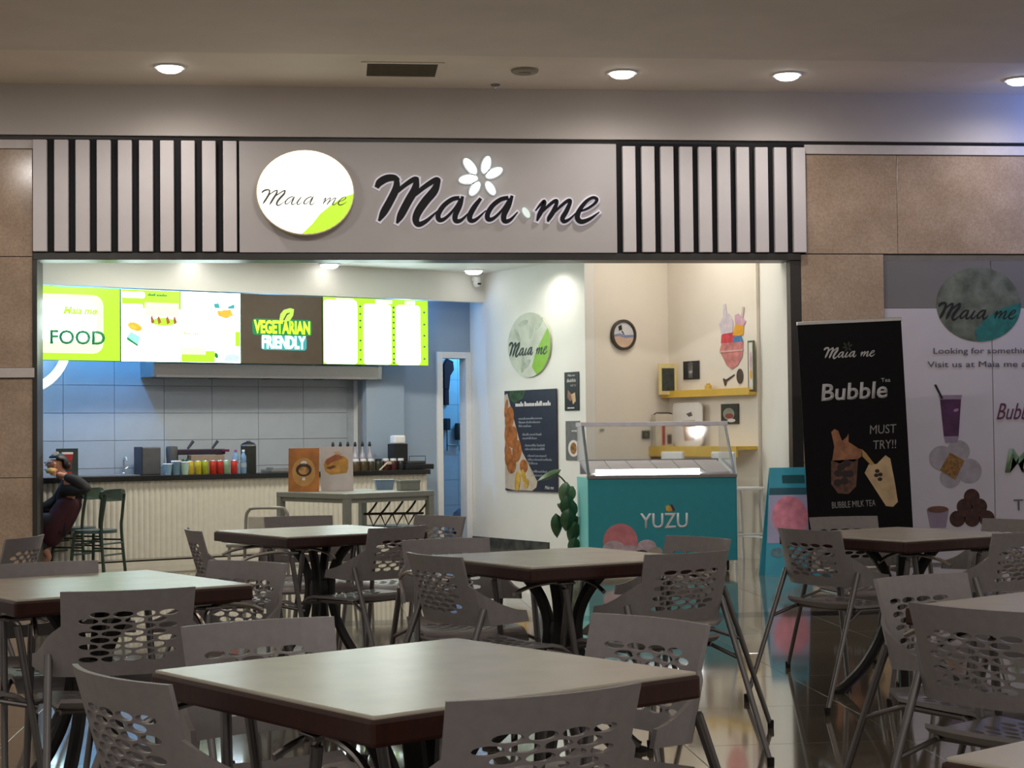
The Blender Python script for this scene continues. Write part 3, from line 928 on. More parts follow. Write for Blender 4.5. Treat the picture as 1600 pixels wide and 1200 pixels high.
for k in range(7):
    a_ = k * .9
    MB().tube([(0, 0, .06), (.02 * math.cos(a_), .02 * math.sin(a_), .12), (.04 * math.cos(a_), .04 * math.sin(a_), .15)], [.004, .014, .003], 5).build('leaf', mat('herb_leaf', (0.03, 0.09, 0.04), .5), o)
# cans and cartons
can = [(.03, 0), (.034, .008), (.034, .118), (.028, .128), (.028, .13)]
for s, col, lb in ((-3.75, (0.50, 0.36, 0.03), 'amber yellow drink can, first in the row of cans on the counter'),
                   (-3.67, (0.46, 0.38, 0.02), 'lemon yellow drink can beside the amber can on the counter'),
                   (-3.60, (0.30, 0.34, 0.02), 'lime green drink can between yellow and red cans'),
                   (-3.52, (0.45, 0.03, 0.015), 'red drink can beside the lime green can on the counter'),
                   (-3.45, (0.42, 0.025, 0.015), 'red drink can touching the pale green can on the counter'),
                   (-3.385, (0.22, 0.34, 0.20), 'pale green and white drink can between two red cans'),
                   (-3.305, (0.47, 0.03, 0.02), 'red drink can standing alone beside the water bottles')):
    jar('drink_can', lb, 'can', s - .07, .86, can, mat('can_%d' % int(-s * 1000), col, .35, .2, var=.25, scale=18), [('lid', [(.028, .13), (.026, .133)], CHROME)], 'drink cans in a row on the counter')
wb = [(.03, 0), (.033, .01), (.033, .10), (.028, .12), (.033, .14), (.03, .17), (.014, .2), (.013, .215)]
for s, lb in ((-3.26, 'blue clear water bottle with pink cap beside the red cans'), (-3.18, 'blue clear water bottle with white cap beside the black canister')):
    jar('water_bottle', lb, 'bottle', s - .09, .84, wb, mat('water_bottle_blue', (0.16, 0.28, 0.42), .15, var=.3, scale=25), [('cap', [(.015, .215), (.015, .235)], mat('pink_cap', (.3, .08, .2), .4) if 'pink' in lb else WHITEP), ('wrapper', [(.0345, .06), (.0345, .10)], mat('pale_wrapper', (.3, .38, .45), .4))], 'water bottles on the counter')
# little scoops standing in the tray
for s, lb in ((-3.72, 'small dark scoop handle leaning up above the amber can'), (-3.47, 'small dark scoop handle leaning up above the red cans')):
    o = thing('scoop', lb, 'scoop', on(s, .56), RM, 'scoops standing behind the tray')
    MB().tube([(-.02, 0, 0), (0, 0, .26)], .004, 6).build('stem', TUBE, o)
    MB().tube([(-.005, 0, .25), (.055, 0, .325)], [.012, .016], 8).build('handle', NAVY, o)
jar('black_canister', 'tall black steel canister with lid beside the water bottles', 'canister', -3.20, .80, [(.075, 0), (.078, .02), (.078, .27)], mat('canister_black', (0.018, 0.02, 0.016), .35, var=.2),
    [('rim', [(.08, .27), (.08, .285)], STEEL), ('lid', [(.075, .285), (.06, .30), (.02, .315), (.015, .325)], INK)])
o = thing('steel_tray', 'flat steel tray with cloth on the counter behind the orange board', 'tray', on(-2.78, .70), RM)
MB().bbox(-.2, .22, -.12, .14, 0, .03, .006).build('tray', STEEL, o)
MB().bbox(-.16, .18, -.08, .1, .03, .05, .01).build('cloth', mat('grey_cloth', (.2, .2, .2), .8), o)
# syrup bottles with pourers
sy = [(.032, 0), (.035, .01), (.035, .15), (.014, .2), (.013, .25)]
SYL = ['first', 'second', 'third', 'fourth', 'fifth', 'sixth']
for k in range(6):
    s = -2.225 + .083 * k
    jar('syrup_bottle', 'clear syrup bottle with black pourer, %s in the back row on the counter' % SYL[k], 'bottle', s, .66, sy,
        mat('syrup_glass_%d' % k, [(0.30, 0.33, 0.36), (0.25, 0.28, 0.30), (0.35, 0.33, 0.36), (0.38, 0.36, 0.40), (0.33, 0.31, 0.36), (0.36, 0.35, 0.38)][k], .15, var=.2),
        [('pourer', [(.014, .25), (.017, .27), (.012, .285), (.009, .30)], INK), ('wrapper', [(.0362, .05), (.0362, .12)], mat('syrup_wrap_%d' % (k % 3), [(0.28, 0.2, 0.1), (0.2, 0.05, 0.04), (0.14, 0.12, 0.05)][k % 3], .5))], 'syrup bottles in the back row')
for k in range(7):
    s = -2.06 + .085 * k
    jar('sauce_jar', 'low dark sauce jar with lid, %s from the white board along the counter' % ['first', 'second', 'third', 'fourth', 'fifth', 'sixth', 'seventh'][k], 'jar', s, .84, [(.036, 0), (.038, .01), (.038, .085), (.033, .095)],
        mat('sauce_%d' % k, [(0.09, 0.06, 0.02), (0.07, 0.05, 0.02), (0.05, 0.04, 0.02), (0.035, 0.04, 0.02), (0.06, 0.015, 0.012), (0.07, 0.012, 0.012), (0.02, 0.02, 0.018)][k], .25, var=.3), [('lid', [(.034, .095), (.034, .115), (.028, .12)], OFFW if k != 3 else INK)], 'sauce jars along the counter edge')
o = thing('napkin_dispenser', 'black upright napkin dispenser topped with white napkins', 'dispenser', on(-1.545, .78), RM)
MB().bbox(-.085, .085, -.06, .08, 0, .275, .006).build('housing', INK, o)
MB().bbox(-.07, .07, -.045, .06, .275, .365, .02).build('napkins', WHITEP, o)
o = thing('cup_lid_box', 'low black organiser box at the counter end beside the doorway', 'box', on(-1.335, .86), RM)
MB().bbox(-.2, .14, -.06, .10, 0, .055, .008).build('tray', INK, o)
MB().bbox(-.16, .06, -.03, .07, .055, .09, .01).build('lids', mat('smoke_lids', (.04, .045, .04), .4), o)
MB().tube([(-.12, .02, .09), (-.12, .02, .14), (.08, .02, .14), (.08, .02, .09)], .004, 6).build('wire_handle', INK, o)
o = thing('spatula', 'pale wooden spatula sticking out over the counter edge', 'spatula', on(-1.80, .93), RM)
MB().tube([(-.07, -.05, .0), (.05, 0, .075)], .009, 6).build('handle', mat('pale_wood', (.5, .42, .3), .5), o)
MB().bbox(.045, .10, -.012, .012, .06, .09, .004).build('blade', mat('pale_wood', (0, 0, 0)), o)

# doorway room: things hanging and standing behind
o = thing('hanging_coat', 'dark red cloth hanging behind the doorway', 'cloth', R(0.47, -1.59), RM)
MB().prism([(-.06, 1.80), (.0, 1.78), (.02, 1.95), (.07, 2.02), (.06, 2.12), (-.01, 2.15), (-.06, 2.08)], -.05, 0).build('cloth', mat('maroon_cloth', (0.05, 0.008, 0.012), .8), o)
MB().prism([(-.055, 1.60), (-.0, 1.60), (.0, 1.80), (-.055, 1.80)], -.045, -.005).build('sleeve', mat('maroon_cloth', (0, 0, 0)), o)
MB().tube([(0, -.02, 2.15), (0, -.02, 2.2), (0, 0, 2.2)], .006, 6).build('hook', INK, o)
o = thing('soap_dispenser', 'small dark dispenser hanging below the red cloth in the doorway', 'dispenser', R(0.44, -1.59), RM)
MB().bbox(-.03, .03, -.08, 0, 1.30, 1.44, .012).build('body', NAVY, o)
MB().tube([(0, -.04, 1.30), (0, -.04, 1.05)], .006, 6).build('spout', INK, o)
o = thing('water_heater_tap', 'grey wall tap and pipes on blue tiles inside the doorway', 'tap', R(0.585, -1.59), RM)
MB().lathe([(.04, 0), (.045, .03), (.045, .17), (.035, .2)], (0, -.06, 1.18), 14).build('canister', mat('fixture_grey', (.05, .06, .06), .4, .4), o, smooth=True)
MB().tube([(-.14, -.05, 1.12), (.02, -.05, 1.12), (.02, -.05, 1.05)], .01, 8).build('pipe', STEEL, o)
MB().tube([(0, -.06, 1.18), (0, -.05, 1.12)], .012, 8).build('valve', STEEL, o)
o = thing('bucket', 'dark bucket with pale cloth standing in the doorway room', 'bucket', R(0.43, -1.2), RM)
MB().lathe([(.10, 0), (.13, .26), (.135, .27)], n=18).build('pail', NAVY, o, smooth=True)
MB().lathe([(.125, .26), (.10, .33), (.05, .37), (.02, .375)], n=14).build('cloth', mat('dusk_cloth', (.2, .18, .24), .9, bump=.4), o, smooth=True)
o = thing('wall_socket_plate', 'pale switch plates in a column on the kitchen tiles', 'switch', R(-1.58, -0.515), RM)
for z in (1.34, 1.43, 1.51):
    MB().bbox(-.045, .045, -.012, 0, z, z + .06, .004).build('plate', WHITEP, o)
# small camera on the bulkhead
o = thing('security_camera', 'small white dome camera with black eye on the shop bulkhead', 'camera', R(-0.13, 0.0, 2.93), RM)
MB().lathe([(.045, 0), (.05, .02), (.045, .045)], (0, -.045, -.005), 14).build('mount', WHITEP, o, smooth=True)
bm_ = MB()
bm_.lathe([(.005, -.045), (.03, -.035), (.043, -.01), (.043, .01), (.03, .035), (.005, .045)], (0, -.055, -.03), 16)
bm_.build('eyeball', WHITEP, o, smooth=True)
MB().lathe([(.003, -.012), (.022, -.008), (.026, 0), (.022, .008), (.003, .012)], (.01, -.092, -.035), 14).build('lens', INK, o, smooth=True)


# ================================================================ poster wall (local x along the wall, y into it)
o = thing('menu_poster', 'tall dark poster with fried nuggets and lines of menu text on the white wall', 'poster', R(-0.012, 0.43), RP)
MB().bbox(0, .98, -.012, 0, .636, 1.708, .002).build('sheet', NAVY, o)
MB().prism([(.005, .66), (.005, 1.66), (.06, 1.68), (.34, 1.05), (.62, .74), (.60, .68), (.52, .642), (.17, .642)], -.0135, -.012).build('paper_print', mat('paper_print', (0.52, 0.44, 0.36), .6, var=.15, scale=9), o)
NUG = mat('nugget_print', (0.33, 0.11, 0.025), .6, var=.5, scale=16)
for k, (x, z, a_, b_) in enumerate(((.035, 1.52, .03, .10), (.10, 1.41, .085, .13), (.06, 1.27, .055, .12), (.16, 1.21, .085, .12), (.05, 1.10, .045, .11), (.24, 1.06, .085, .12), (.07, 1.00, .065, .10), (.13, .92, .09, .10), (.37, .90, .075, .07))):
    MB().prism(ell(x, z, a_, b_, -.25), -.0145 - .0005 * k, -.0135).build('nugget_print', NUG, o)
FRY = mat('fry_print', (0.52, 0.32, 0.05), .6, var=.4, scale=16)
for k, (x, z, a_, b_, r_) in enumerate(((.25, .74, .05, .11, -.2), (.36, .80, .04, .07, .3), (.42, .72, .04, .05, -.4))):
    MB().prism(ell(x, z, a_, b_, r_), -.019 - .0005 * k, -.0135).build('fry_print', FRY, o)
MB().prism([(.09, 1.70), (.42, 1.705), (.36, 1.62), (.22, 1.575), (.12, 1.60)], -.0135, -.012).build('herb_print', mat('herb_print', (0.03, 0.07, 0.03), .6, var=.5, scale=20), o)
words(o, OFFW, .21, 1.535, .69, .05, -.0125, 4)
PALEINK = mat('pale_blue_grey_print', (0.20, 0.22, 0.26), .6)
for z, ws in ((1.425, (.46, .42, .25)), (1.255, (.37, .28)), (1.14, (.38, .38)), (1.03, (.36, .46, .2)), (.865, (.30, .28))):
    for k, w in enumerate(ws):
        x0 = .27 + (1.425 - z) * .42
        words(o, PALEINK, x0, z - .04 * k - .03, min(w, .92 - x0), .026, -.0125, 3)
text('Maia me', OFFW, o, .76, .665, .16, .035, y=-.0125, depth=.001, shear=.3)

o = thing('oval_wall_sign', 'pale oval sign with Maia me script and green corner on the white wall', 'sign', R(-0.002, 0.91), RP)
MB().prism(ell(0, 2.185, .405, .343, 0, 44), -.02, 0).build('disc', mat('pale_leaf_print', (0.52, 0.55, 0.46), .5, var=.16, scale=6), o)
arc = [(.405 * math.cos(a_), 2.185 + .343 * math.sin(a_)) for a_ in [math.radians(28 - k * 5.1) for k in range(20)]]
MB().prism(arc + [(.06, 1.95), (.12, 2.08), (.22, 2.2)], -.022, -.02).build('green_corner', LEAFG, o)
brand(o, -.37, 2.075, .72, -.0225, .002, mat('wall_script', (0.03, 0.045, 0.04), .5), k=1.05)
for k, (x, z, r_) in enumerate(((-.1, 2.42, .2), (.05, 2.33, 1.2), (.2, 2.4, .7), (-.22, 2.3, 2.2), (-.05, 1.98, .5), (-.12, 1.98, 1.4))):
    MB().prism(ell(x, z, .09, .03, r_), -.0214 - .0001 * k, -.02).build('leaf_print', mat('grey_leaf_print', (0.40, 0.44, 0.36), .5, var=.2), o)

o = thing('bubble_flyer', 'narrow black flyer with drink cups on the wall, above the grey flyer', 'flyer', R(-0.004, 1.545), RP)
MB().bbox(0, .25, -.008, 0, 1.476, 1.869, .001).build('sheet', INK, o)
text('Maia.me', OFFW, o, .06, 1.825, .13, .022, y=-.009, depth=.001, shear=.3)
text('Bubble', OFFW, o, .045, 1.765, .16, .035, y=-.009, depth=.001, shear=.3, bold=.01)
text('MUST TRY', GREYP, o, .11, 1.72, .1, .02, y=-.009, depth=.001)
MB().prism([(.06, 1.69), (.10, 1.66), (.16, 1.61), (.11, 1.57), (.05, 1.6)], -.0095, -.008).build('drink_print', mat('brown_milk_print', (0.26, 0.13, 0.08), .5, var=.5, scale=25), o)
MB().prism([(.12, 1.64), (.19, 1.66), (.20, 1.57), (.15, 1.54)], -.0105, -.008).build('drink_print', mat('beige_milk_print', (0.55, 0.38, 0.22), .5, var=.2), o)
words(o, OFFW, .05, 1.495, .13, .022, -.009, 2)
o = thing('plate_flyer', 'grey flyer with a plated dish on the wall, below the black flyer', 'flyer', R(-0.004, 1.556), RP)
MB().bbox(0, .245, -.008, 0, .97, 1.369, .001).build('sheet', mat('slate_print', (0.15, 0.15, 0.15), .5, var=.2), o)
MB().prism(ell(.14, 1.09, .095, .085), -.0095, -.008).build('plate_print', OFFW, o)
MB().prism(ell(.14, 1.09, .055, .06), -.0105, -.0095).build('dish_print', mat('dish_print', (0.30, 0.14, 0.04), .5, var=.6, scale=30), o)
words(o, OFFW, .11, 1.26, .11, .022, -.009, 2)

# ================================================================ alcove
o = thing('round_plaque', 'round dark-rimmed wall clock with blue and peach face on the cream wall', 'clock', R(0.47, 1.908), RM)
n = 36
mb = MB()
vs, fs = [], []
for k in range(n):
    a_ = 2 * PI * k / n
    for rr, yy in ((.157, 0), (.157, -.03), (.135, -.035), (.128, -.02)):
        vs.append((rr * math.cos(a_), yy, 2.247 + rr * math.sin(a_)))
for k in range(n):
    for j in range(4):
        fs.append((k * 4 + j, k * 4 + (j + 1) % 4, ((k + 1) % n) * 4 + (j + 1) % 4, ((k + 1) % n) * 4 + j))
mb.add(vs, fs).build('rim', mat('dark_wood_rim', (0.05, 0.04, 0.03), .4), o, smooth=True)
MB().prism(ell(0, 2.247, .132, .132, 0, 32), -.018, 0).build('face', mat('pale_face', (0.62, 0.62, 0.66), .4, var=.1), o)
MB().prism([(.13 * math.cos(t), 2.235 + .12 * math.sin(t)) for t in [PI + PI * k / 14 for k in range(15)]], -.0195, -.018).build('face_print', mat('peach_print', (0.62, 0.44, 0.33), .5), o)
MB().prism([(-.128, 2.245), (-.05, 2.262), (.03, 2.245), (.128, 2.25), (.128, 2.225), (.02, 2.215), (-.06, 2.232), (-.128, 2.225)], -.0205, -.0195).build('face_print', mat('blue_print', (0.22, 0.26, 0.42), .5), o)
MB().prism([(-.07, 2.33), (-.03, 2.35), (-.02, 2.30), (-.06, 2.285)], -.0205, -.0195).build('hand', INK, o)
MB().prism([(-.03, 2.285), (.0, 2.25), (.006, 2.256), (-.022, 2.292)], -.0215, -.0195).build('hand', INK, o)
o = thing('wall_notice', 'tiny dark square notice on the cream wall above the freezer', 'notice', R(0.752, 1.908), RM)
MB().bbox(-.05, .05, -.006, 0, 1.178, 1.262, .001).build('sheet', mat('olive_black_print', (0.03, 0.032, 0.02), .5, var=.4, scale=40), o)
MB().prism(rect(-.02, .02, 1.20, 1.235), -.0072, -.006).build('print_patch', mat('olive_print', (0.16, 0.15, 0.1), .5), o)
o = thing('wall_label', 'tiny pale label strip on the cream wall beside the grey flyer', 'notice', R(0.19, 1.908), RM)
MB().bbox(-.03, .03, -.005, 0, 1.262, 1.285, .001).build('strip', GREYP, o)
MB().prism(rect(-.022, .022, 1.268, 1.279), -.006, -.005).build('print_patch', mat('dim_print', (.2, .2, .2), .5), o)

o = thing('picture_ledge', 'yellow wall shelf with upright frames, higher of the two shelves', 'shelf', R(1.069, 1.9), RP)
MB().bbox(0, 1.37, -.10, 0, 1.60, 1.632, .003).build('board', YELW, o)
MB().bbox(0, 1.37, -.104, -.088, 1.600, 1.672, .003).build('front_lip', YELW, o)
o = thing('bar_shelf', 'yellow bar shelf with posters leaning on it, lower of the two shelves', 'shelf', R(1.069, 1.9), RP)
MB().bbox(0, 1.37, -.27, 0, 1.065, 1.10, .003).build('board', YELW, o)
MB().bbox(0, 1.37, -.274, -.25, .995, 1.10, .003).build('front_lip', YELW, o)
MB().bbox(.0, .05, -.25, 0, .90, 1.065, .004).build('bracket', mat('dark_red_paint', (0.09, 0.012, 0.012), .5), o)

o = thing('chalkboard_frame', 'small blackboard in a yellow frame standing at the end of the upper shelf', 'frame', R(0.955, 2.03, 1.632), RM - .35)
MB().bbox(-.10, .10, -.01, .012, 0, .325, .003).build('frame', mat('pale_yellow_frame', (0.66, 0.55, 0.25), .5), o)
MB().prism(rect(-.068, .068, .04, .275), -.012, -.01).build('slate', mat('slate_board', (0.035, 0.04, 0.032), .6, var=.5, scale=22), o)
o = thing('black_print', 'square black and silver print on the wall beside the blackboard', 'picture', R(1.066, 2.16), RP)
MB().bbox(0, .25, -.012, 0, 1.785, 1.972, .002).build('sheet', INK, o)
MB().prism([(.09, 1.80), (.15, 1.80), (.16, 1.95), (.12, 1.965), (.08, 1.95)], -.0135, -.012).build('figure_print', mat('silver_print', (0.12, 0.12, 0.12), .5, var=.6, scale=30), o)
MB().prism(ell(.125, 1.86, .03, .015), -.0145, -.0135).build('figure_print', GREYP, o)
o = thing('sundae_sticker', 'pink sundae glass sticker with orange and white swirls on the alcove wall', 'sticker', R(1.067, 2.73), RP)
for k, (pts, m_) in enumerate((
        ([(.03, 2.13), (.22, 2.13), (.36, 2.13), (.34, 1.98), (.27, 1.90), (.18, 1.862), (.10, 1.91), (.04, 2.0), (.0, 2.06)], mat('pink_glass_print', (0.55, 0.20, 0.19), .5, var=.3, scale=14)),
        ([(.03, 2.21), (.02, 2.13), (.22, 2.13), (.23, 2.23), (.1, 2.25)], mat('raspberry_print', (0.55, 0.05, 0.07), .5, var=.3)),
        ([(.21, 2.18), (.32, 2.20), (.36, 2.13), (.21, 2.13)], mat('azure_print', (0.06, 0.18, 0.42), .5, var=.4, scale=30)),
        ([(.20, 2.20), (.24, 2.31), (.37, 2.30), (.36, 2.20), (.30, 2.19)], mat('orange_print', (0.68, 0.33, 0.02), .5, var=.1)),
        ([(.24, 2.31), (.24, 2.40), (.29, 2.41), (.40, 2.33), (.37, 2.29)], mat('rose_print', (0.60, 0.36, 0.47), .5, var=.2)),
        ([(.0, 2.32), (.03, 2.22), (.20, 2.23), (.21, 2.34), (.15, 2.42), (.08, 2.42)], mat('lilac_cream_print', (0.62, 0.55, 0.62), .5, var=.12)),
        ([(.06, 2.41), (.12, 2.41), (.10, 2.52), (.07, 2.52)], mat('lilac_cream_print', (0, 0, 0))),
        ([(.33, 2.38), (.36, 2.37), (.38, 2.47), (.355, 2.48)], mat('pale_straw_print', (.6, .5, .5), .5)),
        ([(.0, 2.055), (.36, 2.055), (.355, 2.04), (.005, 2.035)], mat('pale_pink_print', (.62, .38, .35), .5)))):
    MB().prism(pts, -.002 - .0005 * k, 0).build('sundae_print', m_, o)
MB().prism([(.10, 1.745), (.22, 1.80), (.22, 1.815), (.09, 1.765), (.05, 1.78), (.045, 1.765), (.07, 1.70), (.09, 1.71)], -.003, 0).build('stem_print', mat('brown_print', (0.06, 0.035, 0.025), .5), o)
MB().prism(ell(.30, 1.79, .05, .075), -.0035, 0).build('base_print', mat('brown_print', (0, 0, 0)), o)
o = thing('yellow_block', 'small yellow block on the upper shelf below the sundae sticker', 'block', R(1.0, 2.62, 1.632), RP)
MB().bbox(-.035, .04, -.02, .02, 0, .085, .01).build('body', YELW, o)
MB().bbox(-.015, .018, -.015, .015, .085, .10, .005).build('knob', YELW, o)
o = thing('leaning_frame', 'narrow white framed picture leaning on the upper shelf in the corner', 'picture', R(1.03, 3.20, 1.632), RP)
MB().bbox(0, .085, -.01, .012, 0, .50, .004).build('frame', mat('olive_frame', (0.10, 0.11, 0.06), .5), o)
MB().prism(rect(.018, .072, .02, .48), -.012, -.01).build('print', mat('white_photo_print', (.68, .66, .6), .5, var=.1), o)
MB().prism(ell(.05, .17, .016, .05), -.0135, -.012).build('fruit_print', mat('orange_print', (0, 0, 0)), o)
MB().prism(ell(.05, .30, .016, .09), -.0135, -.012).build('drink_print', mat('rose_print', (0, 0, 0)), o)
o = thing('iced_coffee_poster', 'white rounded poster of an iced coffee cup leaning on the lower shelf', 'poster', R(1.0, 2.06, 1.10), RP)
MB().prism(rect(0, .47, 0, .445, .06), -.01, .004).build('sheet', OFFW, o)
MB().prism([(.16, .24), (.35, .25), (.32, .06), (.19, .05)], -.0115, -.01).build('cup_print', mat('iced_coffee_print', (0.40, 0.21, 0.08), .5, var=.3, scale=12), o)
MB().prism([(.29, .245), (.37, .25), (.34, .06), (.29, .06)], -.0128, -.0115).build('cup_shadow_print', mat('brown_print', (0, 0, 0)), o)
MB().prism([(.22, .33), (.30, .35), (.32, .31), (.26, .30)], -.0115, -.01).build('lid_print', mat('grey_brown_print', (.12, .10, .09), .5), o)
MB().prism([(.15, .26), (.36, .27), (.35, .245), (.16, .235)], -.0128, -.01).build('lid_print', mat('pale_lid_print', (.5, .45, .4), .5), o)
o = thing('display_stand', 'white and red printed box with dark top on the lower shelf', 'box', R(0.90, 2.02, 1.10), RM - .2)
MB().bbox(-.10, .10, -.02, .08, 0, .33, .004).build('box', mat('cream_carton', (.6, .55, .45), .5), o)
MB().prism(rect(-.03, .005, .01, .22), -.022, -.02).build('stripe_print', mat('red_print', (0, 0, 0)), o)
MB().prism(rect(.03, .08, .02, .12), -.022, -.02).build('stripe_print', mat('brown_print', (0, 0, 0)), o)
MB().tube([(-.11, 0, .33), (-.08, 0, .345), (.07, 0, .345), (.10, 0, .33)], .006, 6).build('top_edge', INK, o)
o = thing('square_picture', 'square dark framed picture with red and white dish above the lower shelf', 'picture', R(1.066, 2.75), RP)
MB().bbox(0, .26, -.014, 0, 1.32, 1.52, .003).build('frame', mat('olive_black_print', (0, 0, 0)), o)
MB().prism(ell(.12, 1.42, .085, .06), -.0155, -.014).build('dish_print', mat('sage_print', (.28, .30, .24), .5, var=.2), o)
MB().prism(ell(.13, 1.40, .06, .025), -.0165, -.0155).build('dish_print', mat('brick_print', (.28, .05, .05), .5, var=.2), o)
MB().prism(ell(.16, 1.355, .06, .018), -.0165, -.0155).build('plate_print', OFFW, o)


def bar_chair(name, label, loc, rz, group=None):
    t = thing(name, label, 'chair', loc, rz, group)
    for sx in (-1, 1):
        MB().tube([(.17 * sx, .20, 0), (.15 * sx, .15, .68)], .016, 8).build('leg', WHITEP, t)
        MB().tube([(.17 * sx, -.20, 0), (.15 * sx, -.16, .68), (.15 * sx, -.19, 1.03)], .016, 8).build('leg', WHITEP, t)
        MB().tube([(.165 * sx, -.185, .26), (.165 * sx, .185, .26)], .011, 6).build('stretcher', WHITEP, t)
    MB().tube([(-.165, .185, .22), (.165, .185, .22)], .011, 6).build('stretcher', WHITEP, t)
    MB().bbox(-.18, .18, -.18, .18, .68, .71, .01).build('seat', WHITEP, t)
    MB().bbox(-.165, .165, -.20, -.17, .86, 1.05, .01).build('backrest', WHITEP, t)
    return t


bar_chair('bar_stool', 'white bar chair between the freezer and the white partition', (3.835, 15.95, 0), math.radians(-62))
bar_chair('bar_stool', 'white bar chair tucked under the yellow bar behind the freezer glass', (3.46, 16.55, 0), math.radians(-62))

# ================================================================ ice cream freezer
fz = thing('ice_cream_freezer', 'teal ice cream freezer with slanted glass and YUZU lettering', 'freezer', (2.185, 14.72, 0))
FW = 1.335
MB().bbox(.02, FW - .02, .03, .66, .10, .82, .01).build('body', mat('freezer_grey', (.30, .31, .31), .4), fz)
fp = MB().bbox(0.002, FW, 0, .03, .10, .835, .004).build('front_panel', TEAL, fz)
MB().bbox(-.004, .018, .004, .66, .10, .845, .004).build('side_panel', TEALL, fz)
MB().bbox(FW - .018, FW + .004, .004, .66, .10, .845, .004).build('side_panel', TEAL, fz)
MB().bbox(-.006, FW + .006, -.008, .03, .835, .866, .004).build('front_rail', mat('rail_grey', (.22, .21, .22), .35, .4), fz)
MB().prism([(.03, .81), (FW - .03, .81), (FW - .03, .84), (.03, .84)], .03, .64).build('deck', OFFW, fz)
MB().prism([(.025, .866), (FW - .025, .866), (FW - .025, .995), (.025, .995)], .60, .66).build('back_rail', mat('rail_grey', (0, 0, 0)), fz)
for k in range(2):
    sx0 = .04 + .63 * k
    q = MB()
    q.add([(sx0, .06, .885), (sx0 + .62, .06, .885), (sx0 + .62, .60, .985), (sx0, .60, .985), (sx0, .06, .87), (sx0 + .62, .06, .87), (sx0 + .62, .60, .97), (sx0, .60, .97)],
          [(0, 1, 2, 3), (7, 6, 5, 4), (0, 4, 5, 1), (1, 5, 6, 2), (2, 6, 7, 3), (3, 7, 4, 0)]).build('tub_lid', mat('frosty_lid', (.86, .80, .80), .35, var=.04), fz)
    for j in range(2):
        MB().tube([(sx0 + .2 + .2 * j, .08, .890), (sx0 + .2 + .2 * j, .58, .983)], .004, 6).build('lid_seam', mat('seam_grey', (.3, .29, .3), .4), fz)
MB().bbox(.075, 1.015, .036, .052, .858, .918, .008).build('light_strip', glow('freezer_light', (1, 1, 1), 5.0), fz)
# slanted glass and its posts
for sx in (0.012, FW - .012):
    MB().tube([(sx, .012, .86), (sx, .36, 1.318)], .011, 8).build('post', mat('post_grey', (.16, .17, .16), .35, .6), fz)
gl = MB()
gl.add([(.02, .015, .868), (FW - .02, .015, .868), (FW - .02, .36, 1.316), (.02, .36, 1.316), (.02, .021, .865), (FW - .02, .021, .865), (FW - .02, .366, 1.313), (.02, .366, 1.313)],
       [(0, 1, 2, 3), (7, 6, 5, 4), (0, 4, 5, 1), (1, 5, 6, 2), (2, 6, 7, 3), (3, 7, 4, 0)]).build('front_glass', GLASS, fz)
for sx in (0.0, FW - .006):
    g2 = MB()
    pts = [(.03, .87), (.36, 1.30), (.65, 1.30), (.65, .995), (.60, .995)]
    g2.add([(sx, y, z) for y, z in pts] + [(sx + .006, y, z) for y, z in pts], [tuple(range(5)), tuple(range(9, 4, -1))] + [(i, i + 5, (i + 1) % 5 + 5, (i + 1) % 5) for i in range(5)])
    g2.build('side_glass', GLASS, fz)
MB().bbox(-.01, FW + .01, .34, .66, 1.30, 1.34, .004).build('top_shelf', mat('shelf_glass_white', (.62, .60, .62), .25), fz)
for sx in (.08, FW - .08):
    for y in (.08, .58):
        w_ = MB()
        w_.lathe([(.045, -.015), (.045, .015)], n=14)
        ww = w_.build('castor', RUBBER, fz, (sx, y, .048))
        ww.rotation_euler = (0, PI / 2, 0)
        MB().box(sx - .02, sx + .02, y - .02, y + .02, .075, .105).build('castor_bracket', IRON, fz)
text('YUZU', SILVERT, fz, .462, .392, .43, .135, y=.001, depth=.004, bold=0.012)
MB().prism(ell(.725, .565, .032, .026), -.004, 0).build('fruit_print', mat('orange_fruit_print', (.58, .30, .05), .5, var=.2), fz)
MB().prism([(.70, .545), (.69, .585), (.72, .60), (.73, .56)], -.005, 0).build('fruit_print', mat('yellow_fruit_print', (.6, .46, .08), .5), fz)
MB().prism([(.735, .60), (.75, .605), (.775, .56), (.77, .54), (.75, .56)], -.005, 0).build('fruit_print', mat('plum_print', (.10, .02, .05), .5), fz)
for k, (x, z, a_, b_, m_) in enumerate(((.285, .285, .155, .155, mat('strawberry_print', (.52, .18, .20), .5, var=.2, scale=12)), (.225, .22, .10, .07, mat('pale_scoop_print', (.46, .36, .40), .5, var=.25, scale=18)),
                                        (.36, .20, .09, .05, mat('pale_scoop_print', (0, 0, 0))), (.52, .235, .085, .06, mat('pale_scoop_print', (0, 0, 0))), (.60, .19, .06, .04, mat('beige_scoop_print', (.34, .30, .24), .5)), (.47, .175, .06, .03, mat('dark_leaf_print', (.02, .06, .02), .5)))):
    MB().prism(ell(x, z, a_, b_, 0, 24), -.001 - .0006 * k, 0).build('scoop_print', m_, fz)

# pavement sign beside the freezer
af = thing('folding_sign', 'blue folding sign with a pink ice cream scoop beside the black banner stand', 'sign', (3.625, 14.15, 0))
for back in (0, 1):
    q = MB()
    y0, y1 = (0.0, .17) if not back else (.21, .19)
    z1 = .925
    o4 = [(.0, y0, 0), (.58, y0, 0), (.50, y1, z1), (.10, y1, z1)]
    q.add(o4 + [(x, y + .016, z) for x, y, z in o4], [(0, 1, 2, 3), (7, 6, 5, 4), (0, 4, 5, 1), (1, 5, 6, 2), (2, 6, 7, 3), (3, 7, 4, 0)])
    q.build('board', mat('sign_blue', srgb(70, 172, 198), .4, var=.2, scale=3), af)
SLOPE = .17 / .925


